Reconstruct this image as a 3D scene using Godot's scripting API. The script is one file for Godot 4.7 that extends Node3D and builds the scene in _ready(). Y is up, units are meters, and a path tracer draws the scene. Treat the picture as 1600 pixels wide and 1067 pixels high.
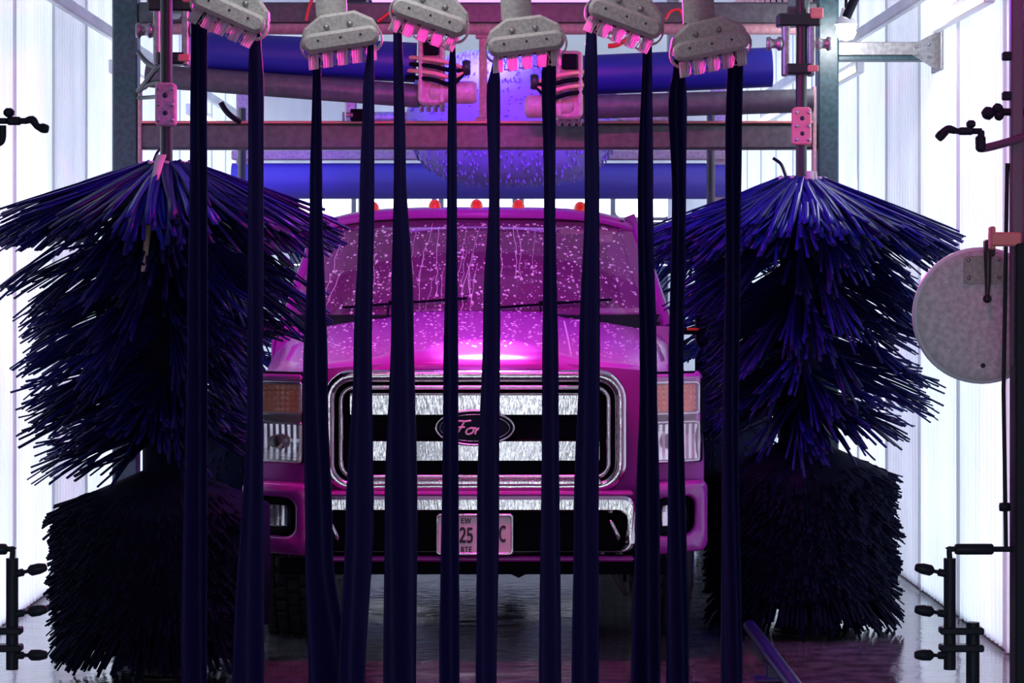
extends Node3D
# A pickup truck in a car wash tunnel, seen through hanging wash cloths. y up, metres; the tunnel runs along -z from the camera.

var M := {}
var used := {}
var rng := RandomNumberGenerator.new()

class Geo:
	var v := PackedVector3Array()
	var g := PackedInt32Array()
	var sg := 0

	func tri(a: Vector3, b: Vector3, c: Vector3) -> void:
		v.push_back(a); v.push_back(b); v.push_back(c); g.push_back(sg)

	func quad(a: Vector3, b: Vector3, c: Vector3, d: Vector3) -> void:
		tri(a, b, c); tri(a, c, d)

	func out_tri(a: Vector3, b: Vector3, c: Vector3, o: Vector3) -> void:
		if (a - c).cross(a - b).dot((a + b + c) / 3.0 - o) < 0.0:
			tri(a, c, b)
		else:
			tri(a, b, c)

	func out_quad(a: Vector3, b: Vector3, c: Vector3, d: Vector3, o: Vector3) -> void:
		out_tri(a, b, c, o); out_tri(a, c, d, o)

	func box(c: Vector3, s: Vector3, b := 0.0, R := Basis()) -> void:
		var keep := sg
		sg = -1
		var h := s * 0.5
		b = minf(b, minf(h.x, minf(h.y, h.z)) * 0.9)
		var p := func(ax: int, sx: int, sy: int, sz: int) -> Vector3:
			var q := Vector3(h.x - (0.0 if ax == 0 else b), h.y - (0.0 if ax == 1 else b), h.z - (0.0 if ax == 2 else b)) * Vector3(sx, sy, sz)
			return c + R * q
		for s1 in [-1, 1]:
			out_quad(p.call(0, s1, -1, -1), p.call(0, s1, 1, -1), p.call(0, s1, 1, 1), p.call(0, s1, -1, 1), c)
			out_quad(p.call(1, -1, s1, -1), p.call(1, 1, s1, -1), p.call(1, 1, s1, 1), p.call(1, -1, s1, 1), c)
			out_quad(p.call(2, -1, -1, s1), p.call(2, 1, -1, s1), p.call(2, 1, 1, s1), p.call(2, -1, 1, s1), c)
			if b > 0.0:
				for s2 in [-1, 1]:
					out_quad(p.call(0, s1, s2, -1), p.call(0, s1, s2, 1), p.call(1, s1, s2, 1), p.call(1, s1, s2, -1), c)
					out_quad(p.call(0, s1, -1, s2), p.call(0, s1, 1, s2), p.call(2, s1, 1, s2), p.call(2, s1, -1, s2), c)
					out_quad(p.call(1, -1, s1, s2), p.call(1, 1, s1, s2), p.call(2, 1, s1, s2), p.call(2, -1, s1, s2), c)
					for s3 in [-1, 1]:
						out_tri(p.call(0, s1, s2, s3), p.call(1, s1, s2, s3), p.call(2, s1, s2, s3), c)
		sg = keep

	func bar(a: Vector3, b: Vector3, w: float, h: float, bev := 0.0) -> void:
		# a box from a to b, w across and h high
		var t := (b - a).normalized()
		var side := t.cross(Vector3.UP)
		if side.length() < 0.01:
			side = Vector3.RIGHT
		side = side.normalized()
		box((a + b) / 2.0, Vector3(w, h, a.distance_to(b)), bev, Basis(side, side.cross(t) * -1.0, t) if false else Basis(side, t.cross(side), t))

	func grid(rows: Array, wrap := false) -> void:
		for i in rows.size() - 1:
			var n: int = rows[i].size()
			for k in (n if wrap else n - 1):
				var l := (k + 1) % n
				quad(rows[i][k], rows[i + 1][k], rows[i + 1][l], rows[i][l])

	func fan(ring: Array, flip := false) -> void:
		var c := Vector3.ZERO
		for p in ring:
			c += p
		c /= ring.size()
		var keep := sg
		sg = -1
		for k in ring.size():
			if flip:
				tri(c, ring[(k + 1) % ring.size()], ring[k])
			else:
				tri(c, ring[k], ring[(k + 1) % ring.size()])
		sg = keep

	func tube(pts: Array, r, n := 8, caps := true, flat := 1.0) -> void:
		var rows := []
		var t0: Vector3 = (pts[1] - pts[0]).normalized()
		var N := t0.cross(Vector3.UP if absf(t0.y) < 0.9 else Vector3.RIGHT).normalized()
		for i in pts.size():
			var t: Vector3 = (pts[mini(i + 1, pts.size() - 1)] - pts[maxi(i - 1, 0)]).normalized()
			N = (N - t * N.dot(t)).normalized()
			var B := t.cross(N)
			var ring := []
			var rad: float = r[i] if r is Array else r
			for k in n:
				var a := TAU * k / n
				ring.push_back(pts[i] + N * (cos(a) * rad) + B * (sin(a) * rad * flat))
			rows.push_back(ring)
		grid(rows, true)
		if caps:
			fan(rows[0]); fan(rows[-1], true)

	func lathe(profile: Array, n := 20, xf := Transform3D()) -> void:
		var rows := []
		for q in profile:
			var ring := []
			for k in n:
				var a := TAU * k / n
				ring.push_back(xf * Vector3(q[0] * cos(a), q[1], -q[0] * sin(a)))
			rows.push_back(ring)
		grid(rows, true)

	func prism(poly: Array, z0: float, z1: float, bev := 0.0, xf := Transform3D()) -> void:
		var area := 0.0
		for i in poly.size():
			area += (poly[i] as Vector2).cross(poly[(i + 1) % poly.size()])
		var q := poly.duplicate()
		if area < 0.0:
			q.reverse()
		var n := q.size()
		var inner := []
		for i in n:
			var e0: Vector2 = (q[i] - q[(i + n - 1) % n]).normalized()
			var e1: Vector2 = (q[(i + 1) % n] - q[i]).normalized()
			var m := (e0 + e1).normalized().orthogonal()
			if m.dot(Vector2(-e1.y, e1.x)) < 0.0:
				m = -m
			inner.push_back(q[i] + m * (bev / maxf(0.4, m.dot(Vector2(-e1.y, e1.x)))))
		var ring := func(w: Array, z: float) -> Array:
			var o := []
			for p in w:
				o.push_back(xf * Vector3(p.x, p.y, z))
			return o
		var rows := [ring.call(q, z0), ring.call(q, z1 - bev)]
		if bev > 0.0:
			rows.push_back(ring.call(inner, z1))
		var keep := sg
		sg = -1
		grid(rows, true)
		var ix := Geometry2D.triangulate_polygon(PackedVector2Array(inner if bev > 0.0 else q))
		var top: Array = rows[-1]
		for k in range(0, ix.size(), 3):
			var a: Vector3 = top[ix[k]]
			var b: Vector3 = top[ix[k + 1]]
			var c: Vector3 = top[ix[k + 2]]
			out_tri(a, b, c, (a + b + c) / 3.0 - xf.basis.z)
			a = rows[0][ix[k]]; b = rows[0][ix[k + 1]]; c = rows[0][ix[k + 2]]
			out_tri(a, b, c, (a + b + c) / 3.0 + xf.basis.z)
		sg = keep

	func frame(outer: Array, inner: Array, z0: float, z1: float, bev := 0.004, xf := Transform3D()) -> void:
		# a plate with an opening; both outlines have the same number of points
		var rows := []
		for w in [[inner, outer, 0.0, z0], [inner, outer, 0.0, z1 - bev], [inner, outer, bev, z1], [outer, inner, bev, z1], [outer, inner, 0.0, z1 - bev], [outer, inner, 0.0, z0], [inner, outer, 0.0, z0]]:
			var ring := []
			for i in outer.size():
				var p: Vector2 = w[0][i]
				var d: Vector2 = (w[1][i] - p)
				p += d.normalized() * w[2]
				ring.push_back(xf * Vector3(p.x, p.y, w[3]))
			rows.push_back(ring)
		grid(rows, true)

	func sweep(path: Array, profile: Array, xf := Transform3D()) -> void:
		# a closed profile [outward, z] round a closed path
		var rows := []
		var n := path.size()
		for j in profile.size() + 1:
			var q = profile[j % profile.size()]
			var ring := []
			for i in n:
				var t: Vector2 = (path[(i + 1) % n] - path[(i + n - 1) % n]).normalized()
				var p: Vector2 = path[i] + Vector2(t.y, -t.x) * q[0]
				ring.push_back(xf * Vector3(p.x, p.y, q[1]))
			rows.push_back(ring)
		grid(rows, true)

	func strand(pts: Array, w: float, t: float, side: Vector3, taper := 1.0) -> void:
		var rows := []
		for i in pts.size():
			var d: Vector3 = (pts[mini(i + 1, pts.size() - 1)] - pts[maxi(i - 1, 0)]).normalized()
			var s := (side - d * side.dot(d)).normalized()
			var u := d.cross(s)
			var k := lerpf(1.0, taper, float(i) / (pts.size() - 1))
			var a := s * (w * 0.5 * k)
			var b := u * (t * 0.5)
			rows.push_back([pts[i] - a - b, pts[i] + a - b, pts[i] + a + b, pts[i] - a + b])
		grid(rows, true)
		quad(rows[-1][0], rows[-1][3], rows[-1][2], rows[-1][1])

	func warp(fn: Callable, from := 0) -> void:
		for i in range(from, v.size()):
			v[i] = fn.call(v[i])

	func mesh(m: Material) -> ArrayMesh:
		var st := SurfaceTool.new()
		st.begin(Mesh.PRIMITIVE_TRIANGLES)
		for i in g.size():
			st.set_smooth_group(g[i])
			st.add_vertex(v[i * 3]); st.add_vertex(v[i * 3 + 1]); st.add_vertex(v[i * 3 + 2])
		st.generate_normals()
		st.set_material(m)
		return st.commit()

# ---------------------------------------------------------------- helpers

func rrect(w: float, h: float, r: float, c := Vector2.ZERO, n := 6) -> Array:
	var o := []
	for q in [[1, -1, -PI / 2], [1, 1, 0.0], [-1, 1, PI / 2], [-1, -1, PI]]:
		for k in n + 1:
			var a: float = q[2] + PI / 2 * k / n
			o.push_back(c + Vector2(q[0] * (w / 2 - r), q[1] * (h / 2 - r)) + Vector2(cos(a), sin(a)) * r)
	return o

func oval(w: float, h: float, c := Vector2.ZERO, n := 36) -> Array:
	var o := []
	for k in n:
		o.push_back(c + Vector2(cos(TAU * k / n) * w / 2, sin(TAU * k / n) * h / 2))
	return o

func smooth_path(p: Array, steps := 6) -> Array:
	var o := []
	for i in p.size() - 1:
		var a = p[maxi(i - 1, 0)]
		var b = p[i]
		var c = p[i + 1]
		var d = p[mini(i + 2, p.size() - 1)]
		for k in steps:
			o.push_back(b.cubic_interpolate(c, a, d, float(k) / steps))
	o.push_back(p[-1])
	return o

func mirrored(p: Vector3) -> Vector3:
	return Vector3(-p.x, p.y, p.z)

func numbered(called: String) -> String:
	used[called] = used.get(called, -1) + 1
	return called if used[called] == 0 else "%s_%03d" % [called, used[called]]

func thing(called: String, label: String, category: String, at := Vector3.ZERO, group := "") -> Node3D:
	var o := Node3D.new()
	o.name = numbered(called)
	add_child(o)
	o.position = at
	tag(o, label, category, group)
	return o

func tag(o: Node3D, label: String, category: String, group := "") -> Node3D:
	o.set_meta("label", label)
	o.set_meta("category", category)
	if group:
		o.set_meta("group", group)
	return o

func part(called: String, g: Geo, m: Material, parent: Node3D, label := "") -> MeshInstance3D:
	return part_mesh(called, g.mesh(m), parent, label)

func part_mesh(called: String, mesh: Mesh, parent: Node3D, label := "") -> MeshInstance3D:
	var o := MeshInstance3D.new()
	o.name = called
	o.mesh = mesh
	parent.add_child(o, true)
	if label:
		o.set_meta("label", label)
	return o

func single(called: String, g: Geo, m: Material, label: String, category: String, group := "") -> MeshInstance3D:
	var o := MeshInstance3D.new()
	o.name = numbered(called)
	o.mesh = g.mesh(m)
	add_child(o)
	tag(o, label, category, group)
	return o

func struct(called: String, g: Geo, m: Material) -> MeshInstance3D:
	var o := MeshInstance3D.new()
	o.name = called
	o.mesh = g.mesh(m)
	add_child(o)
	o.set_meta("kind", "structure")
	return o

func lettering(called: String, text: String, h: float, m: Material, parent: Node3D, at: Vector3, squeeze := 1.0, serif := false) -> MeshInstance3D:
	var t := TextMesh.new()
	var f := SystemFont.new()
	f.font_names = PackedStringArray(["Droid Serif" if serif else "Droid Sans"])
	f.font_weight = 700
	t.font = f
	t.text = text
	t.font_size = 64
	t.pixel_size = h / 46.0
	t.depth = 0.003
	t.material = m
	var o := part_mesh(called, t, parent)
	o.position = at
	o.scale = Vector3(squeeze, 1, 1)
	return o

func mat(c: Vector3, rough := 0.6, metal := 0.0) -> StandardMaterial3D:
	# c is the linear base colour
	var m := StandardMaterial3D.new()
	m.albedo_color = Color(c.x, c.y, c.z).linear_to_srgb()
	m.roughness = rough
	m.metallic = metal
	return m

func noise_tex(freq: float, seed_: int, lo: float, hi: float, size := 512, normal := false, stretch := 1.0) -> NoiseTexture2D:
	var n := FastNoiseLite.new()
	n.seed = seed_
	n.frequency = freq
	n.fractal_octaves = 4
	var t := NoiseTexture2D.new()
	t.width = size
	t.height = size
	t.seamless = true
	t.noise = n
	if normal:
		t.as_normal_map = true
		t.bump_strength = stretch
	else:
		var r := Gradient.new()
		r.set_color(0, Color(lo, lo, lo)); r.set_color(1, Color(hi, hi, hi))
		t.color_ramp = r
	return t

func triplanar(m: StandardMaterial3D, s: Vector3, world := true) -> StandardMaterial3D:
	m.uv1_triplanar = true
	m.uv1_world_triplanar = world
	m.uv1_scale = s
	return m

func glow(c: Vector3, e: float) -> StandardMaterial3D:
	var m := mat(c, 0.5)
	m.emission_enabled = true
	m.emission = Color(c.x, c.y, c.z).linear_to_srgb()
	m.emission_energy_multiplier = e
	return m

func area_light(called: String, parent: Node3D, at: Vector3, size: Vector2, c: Vector3, e: float, towards: Vector3) -> void:
	var l := AreaLight3D.new()
	l.name = called
	l.area_size = size
	l.area_normalize_energy = true
	l.light_color = Color(c.x, c.y, c.z).linear_to_srgb()
	l.light_energy = e
	l.area_range = 40.0
	l.area_attenuation = 2.0
	l.shadow_enabled = true
	parent.add_child(l, true)
	l.position = at
	l.look_at_from_position(parent.global_position + at, parent.global_position + at + towards, Vector3.UP if absf(towards.normalized().y) < 0.95 else Vector3.FORWARD)

func _ready() -> void:
	rng.seed = 7
	view()
	materials()
	setting()
	lamps()
	truck()
	brushes()
	gantry()
	back_station()
	carriers_and_cloths()
	spray_gear()

# ---------------------------------------------------------------- camera, sky, exposure

func view() -> void:
	var cam := Camera3D.new()
	cam.name = "camera"
	cam.projection = Camera3D.PROJECTION_FRUSTUM
	cam.near = 0.1
	cam.far = 200.0
	cam.size = 0.024563
	cam.frustum_offset = Vector2(0.000921, -0.002383)
	cam.position = Vector3(0, 1.66, 0)
	add_child(cam)
	cam.current = true
	var e := Environment.new()
	e.background_mode = Environment.BG_SKY
	var s := Sky.new()
	var p := ProceduralSkyMaterial.new()
	p.sky_top_color = Color(0.86, 0.89, 0.95)
	p.sky_horizon_color = Color(0.93, 0.94, 0.97)
	p.ground_horizon_color = Color(0.9, 0.91, 0.94)
	p.ground_bottom_color = Color(0.6, 0.6, 0.62)
	s.sky_material = p
	e.sky = s
	e.background_energy_multiplier = 5.4
	e.tonemap_mode = Environment.TONE_MAPPER_LINEAR
	e.tonemap_exposure = 1.0
	e.sdfgi_enabled = true
	e.ssao_enabled = true
	e.ssil_enabled = true
	var w := WorldEnvironment.new()
	w.environment = e
	add_child(w)

const MAGENTA := Vector3(1.0, 0.012, 0.42)
const VIOLET := Vector3(0.34, 0.02, 1.0)
const BLUE := Vector3(0.03, 0.03, 1.0)
const DAY := Vector3(0.88, 0.93, 1.0)

func led_bar(label: String, at: Vector3, width: float, c: Vector3, e: float, towards: Vector3, shown := 1.0, deep := 0.085, cone := 0.0) -> void:
	# a weatherproof colour LED bar: housing, two end caps, glowing window and its light
	var t := thing("led_light_bar", label, "light", at, "coloured wash lights")
	var g := Geo.new()
	g.box(Vector3(0, 0.03, 0), Vector3(width + 0.04, 0.05, deep + 0.025), 0.008)
	var tilt := Node3D.new()
	part("housing", g, M.black_metal, t)
	g = Geo.new()
	g.box(Vector3(0, 0.0, 0), Vector3(width, 0.012, deep), 0.003)
	part("glowing_window", g, glow(c.lerp(Vector3.ONE, 0.12), 4.0 * shown), t)
	for s in [-1, 1]:
		g = Geo.new()
		g.box(Vector3(s * (width / 2 + 0.025), 0.06, 0), Vector3(0.012, 0.14, 0.03), 0.003)
		part("mounting_bracket", g, M.steel, t)
	tilt.free()
	if cone <= 0.0:
		area_light("light", t, Vector3(0, -0.02, 0), Vector2(width, deep), c, e, towards)
		return
	var l := SpotLight3D.new()
	l.name = "light"
	l.light_color = Color(c.x, c.y, c.z).linear_to_srgb()
	l.light_energy = e
	l.light_size = 0.08
	l.spot_angle = cone
	l.spot_angle_attenuation = 0.6
	l.spot_range = 40.0
	l.spot_attenuation = 2.0
	l.shadow_enabled = true
	t.add_child(l)
	l.look_at_from_position(at + Vector3(0, -0.1, 0), at + Vector3(0, -0.1, 0) + towards, Vector3.UP if absf(towards.normalized().y) < 0.95 else Vector3.FORWARD)

func lamps() -> void:
	# colour bars over the truck and over the cloths (all above the picture)
	led_bar("magenta light bar on the ceiling in front of the truck's nose", Vector3(0.0, 3.0, -11.35), 0.9, MAGENTA, 6.2, Vector3(0, -1, -0.35))
	led_bar("violet light bar hung over the truck's bonnet", Vector3(0.05, 3.02, -12.75), 0.55, Vector3(0.4, 0.05, 1.0), 4.2, Vector3(0, -1, 0.3), 1.0, 0.16)
	led_bar("added narrow pin spot over the bonnet that makes the white highlight on its front edge", Vector3(0.06, 3.02, -12.5), 0.14, Vector3(1.0, 0.7, 1.0), 40.0, Vector3(-0.08, -1.68, 0.36), 1.0, 0.12, 7.5)  # added spot that burns the white highlight into the bonnet edge
	led_bar("magenta light bar behind the cloth rail", Vector3(0.1, 2.78, -10.7), 1.7, MAGENTA, 6.5, Vector3(0, -0.25, 1), 1.0, 0.085, 60.0)
	led_bar("magenta light bar above the picture by the right spray post", Vector3(1.1, 3.2, -7.2), 0.5, MAGENTA, 0.8, Vector3(0.45, -0.8, -0.8), 1.0, 0.085, 20.0)
	led_bar("blue light bar above the right side brush", Vector3(1.35, 3.1, -11.6), 0.6, BLUE, 1.5, Vector3(0.05, -1, -0.8), 1.0, 0.085, 34.0)
	led_bar("blue light bar above the left side brush", Vector3(-1.2, 3.1, -10.6), 0.6, BLUE, 0.5, Vector3(-0.05, -1, -0.6), 1.0, 0.085, 34.0)
	led_bar("violet light bar behind the brush gantry", Vector3(0.0, 3.1, -14.6), 1.2, VIOLET, 5.0, Vector3(0, -0.4, -1), 1.0, 0.085, 36.0)
	led_bar("blue light bar behind the brush gantry on the ceiling", Vector3(0.0, 3.2, -15.9), 1.6, BLUE, 14.0, Vector3(0, -0.45, -1), 1.0, 0.085, 50.0)
	# fluorescent battens along both walls beyond the gantry
	for k in 4:
		for s in [-1, 1]:
			if s < 0 and k == 0:
				continue
			var z := -12.9 - k * 4.2
			var t := thing("fluorescent_batten", "white fluorescent batten on the %s wall, %s" % ["left" if s < 0 else "right", ["beside the gantry", "behind the truck's cab", "beyond the truck", "beside the exit door"][k]], "light", Vector3(s * 2.17, 2.87, z), "wall battens")
			var g := Geo.new()
			g.box(Vector3(s * 0.03, 0.02, 0), Vector3(0.05, 0.08, 1.5), 0.006)
			part("housing", g, M.white_paint, t)
			g = Geo.new()
			g.tube([Vector3(-s * 0.02, 0, -0.72), Vector3(-s * 0.02, 0, 0.72)], 0.016, 10)
			part("tube_lamp", g, glow(Vector3(1.0, 0.98, 0.86), 2.5), t)
			area_light("light", t, Vector3(-s * 0.05, -0.01, 0), Vector2(0.08, 1.4), DAY, 0.5, Vector3(-s, -0.25, 0))
	# neutral batten above the cloth carriers, in front of them
	var t2 := thing("carrier_batten", "white batten just in front of the cloth carriers, above the picture", "light", Vector3(-0.36, 3.2, -9.12))
	var g2 := Geo.new()
	g2.box(Vector3(0, 0.03, 0), Vector3(1.3, 0.06, 0.1), 0.008)
	for x in [-0.5, 0.5]:
		g2.tube([Vector3(x, 0.05, 0), Vector3(x, 0.3, 0)], 0.008, 8)
	part("housing", g2, M.white_paint, t2)
	g2 = Geo.new()
	g2.tube([Vector3(-0.6, -0.015, 0), Vector3(0.6, -0.015, 0)], 0.015, 10)
	part("tube_lamp", g2, glow(Vector3(1, 1, 0.95), 2.5), t2)
	area_light("light", t2, Vector3(0, -0.035, -0.02), Vector2(1.2, 0.06), Vector3(0.95, 0.98, 0.96), 0.75, Vector3(0, -1, -0.45))

# ---------------------------------------------------------------- materials

func materials() -> void:
	var grain := noise_tex(0.02, 3, 0.75, 1.0)
	var rough_map := noise_tex(0.012, 5, 0.15, 0.8)
	var bump := noise_tex(0.03, 9, 0.0, 1.0, 512, true, 4.0)
	M.wall = triplanar(mat(Vector3(0.8, 0.82, 0.84), 0.35), Vector3(0.35, 0.12, 0.35))
	M.wall.albedo_texture = noise_tex(0.01, 21, 0.86, 1.0)
	M.daylight_sheet = triplanar(mat(Vector3(0.86, 0.89, 0.93), 0.3), Vector3(0.35, 0.12, 0.35))
	M.daylight_sheet.albedo_texture = M.wall.albedo_texture
	M.daylight_sheet.backlight_enabled = true
	M.daylight_sheet.backlight = Color(0.96, 0.98, 1.0)
	M.dimmer_sheet = M.daylight_sheet.duplicate()  # same sheet with a lower backlight
	M.dimmer_sheet.backlight = Color(0.75, 0.76, 0.78)
	M.ceiling = mat(Vector3(0.72, 0.74, 0.77), 0.6)
	M.door_panel = mat(Vector3(0.14, 0.14, 0.2), 0.5)
	M.trim = mat(Vector3(0.6, 0.62, 0.65), 0.4)
	M.floor = triplanar(mat(Vector3(0.15, 0.16, 0.18), 0.2), Vector3(0.6, 0.6, 0.6))
	M.floor.albedo_texture = noise_tex(0.02, 31, 0.45, 1.0)
	M.floor.roughness_texture = rough_map
	M.floor.normal_enabled = true
	M.floor.normal_texture = bump
	M.floor.normal_scale = 0.06
	M.outside = mat(Vector3(0.5, 0.5, 0.5), 0.8)
	M.paint = mat(Vector3(0.3, 0.025, 0.32), 0.24)  # plum base: the magenta of the lamps is put into the paint
	M.paint.metallic_specular = 0.22
	M.paint.clearcoat_enabled = true
	M.paint.clearcoat = 0.3
	M.paint.clearcoat_roughness = 0.13
	triplanar(M.paint, Vector3(9, 9, 9))
	M.paint.normal_enabled = true
	M.paint.normal_texture = noise_tex(0.06, 12, 0, 1, 512, true, 6.0)
	M.paint.normal_scale = 0.12
	M.chrome = triplanar(mat(Vector3(0.5, 0.51, 0.53), 0.08, 1.0), Vector3(5, 0.5, 5))
	M.chrome.normal_enabled = true
	M.chrome.normal_texture = noise_tex(0.04, 13, 0, 1, 512, true, 6.0)
	M.chrome.normal_scale = 0.15
	M.black_plastic = mat(Vector3(0.003, 0.003, 0.008), 0.5)
	M.black_plastic.metallic_specular = 0.12
	M.rubber = mat(Vector3(0.008, 0.008, 0.014), 0.7)
	M.dark_interior = mat(Vector3(0.02, 0.015, 0.025), 0.8)
	M.interior_trim = mat(Vector3(0.3, 0.28, 0.3), 0.7)
	M.glass = mat(Vector3(0.28, 0.05, 0.24), 0.03)  # magenta light mixed into the tint of the glass
	M.glass.transparency = BaseMaterial3D.TRANSPARENCY_ALPHA
	M.glass.albedo_color.a = 0.38
	M.lamp_glass = mat(Vector3(0.8, 0.8, 0.8), 0.03)
	M.lamp_glass.transparency = BaseMaterial3D.TRANSPARENCY_ALPHA
	M.lamp_glass.albedo_color.a = 0.1
	M.water = mat(Vector3(0.75, 0.75, 0.8), 0.05)
	M.water.transparency = BaseMaterial3D.TRANSPARENCY_ALPHA
	M.water.albedo_color.a = 0.7
	M.amber = mat(Vector3(0.9, 0.25, 0.02), 0.15)
	M.red_lens = mat(Vector3(0.85, 0.06, 0.02), 0.12)
	M.reflector = mat(Vector3(0.8, 0.82, 0.84), 0.12, 1.0)
	M.emblem_blue = mat(Vector3(0.004, 0.005, 0.02), 0.3)
	M.emblem_blue.metallic_specular = 0.15
	M.plate_white = mat(Vector3(0.72, 0.73, 0.7), 0.4)
	M.ink = mat(Vector3(0.012, 0.013, 0.02), 0.5)
	M.steel = triplanar(mat(Vector3(0.42, 0.42, 0.44), 0.35, 0.7), Vector3(3, 3, 3))
	M.steel.albedo_texture = grain
	M.white_paint = mat(Vector3(0.75, 0.77, 0.78), 0.4)
	M.black_metal = mat(Vector3(0.008, 0.009, 0.014), 0.4)
	M.teal = triplanar(mat(Vector3(0.03, 0.085, 0.11), 0.4), Vector3(2, 2, 2))
	M.teal.albedo_texture = noise_tex(0.03, 41, 0.6, 1.0)
	M.beam = triplanar(mat(Vector3(0.1, 0.11, 0.13), 0.4, 0.2), Vector3(2, 2, 2))
	M.beam.albedo_texture = grain
	M.pale_machine = triplanar(mat(Vector3(0.5, 0.3, 0.34), 0.45), Vector3(3, 3, 3))
	M.pale_machine.albedo_texture = grain
	M.red_machine = mat(Vector3(0.6, 0.2, 0.2), 0.4)
	M.blue_cover = mat(Vector3(0.008, 0.012, 0.26), 0.45)
	M.cast = triplanar(mat(Vector3(0.45, 0.47, 0.45), 0.55), Vector3(6, 6, 6))
	M.cast.albedo_texture = noise_tex(0.02, 51, 0.78, 1.0)
	M.cloth = mat(Vector3(0.008, 0.008, 0.06), 0.5)
	M.cloth.backlight_enabled = true
	M.cloth.backlight = Color(0.03, 0.0, 0.05)
	M.grip = mat(Vector3(0.42, 0.42, 0.44), 0.5)
	M.grip.backlight_enabled = true
	M.grip.backlight = Color(0.9, 0.9, 0.9)
	M.clip = mat(Vector3(0.42, 0.4, 0.34), 0.5)
	M.foam = mat(Vector3(0.005, 0.007, 0.08), 0.32)
	M.foam2 = mat(Vector3(0.007, 0.008, 0.12), 0.3)
	M.foam3 = mat(Vector3(0.004, 0.007, 0.05), 0.35)
	M.bristle = mat(Vector3(0.003, 0.004, 0.02), 0.8)
	M.tan = mat(Vector3(0.4, 0.36, 0.28), 0.6)
	M.hose = mat(Vector3(0.008, 0.01, 0.02), 0.4)
	M.red_hose = mat(Vector3(0.75, 0.03, 0.04), 0.4)
	M.dark_pipe = mat(Vector3(0.014, 0.02, 0.03), 0.35)
	M.magenta_lit_pipe = mat(Vector3(0.1, 0.06, 0.12), 0.35)  # dark pipe with the magenta light put into its colour
	M.mirror_back = triplanar(mat(Vector3(0.62, 0.67, 0.72), 0.5), Vector3(4, 4, 4))
	M.mirror_back.albedo_texture = grain
	for m in [M.bristle, M.cloth, M.foam, M.foam2, M.foam3, M.hose, M.dark_pipe]:
		m.metallic_specular = 0.2
	M.blue_lit_tube = mat(Vector3(0.08, 0.06, 0.4), 0.4)  # pale tube whose blue lighting is put into its colour
	M.rail = mat(Vector3(0.006, 0.006, 0.08), 0.4)

# ---------------------------------------------------------------- setting

func door_frame() -> Geo:
	var g := Geo.new()
	for x in [-2.0, 1.85]:
		g.box(Vector3(x, 1.3, -27.87), Vector3(0.06, 2.6, 0.05), 0.006)
	g.box(Vector3(-0.075, 2.64, -27.87), Vector3(3.95, 0.06, 0.05), 0.006)
	return g

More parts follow.
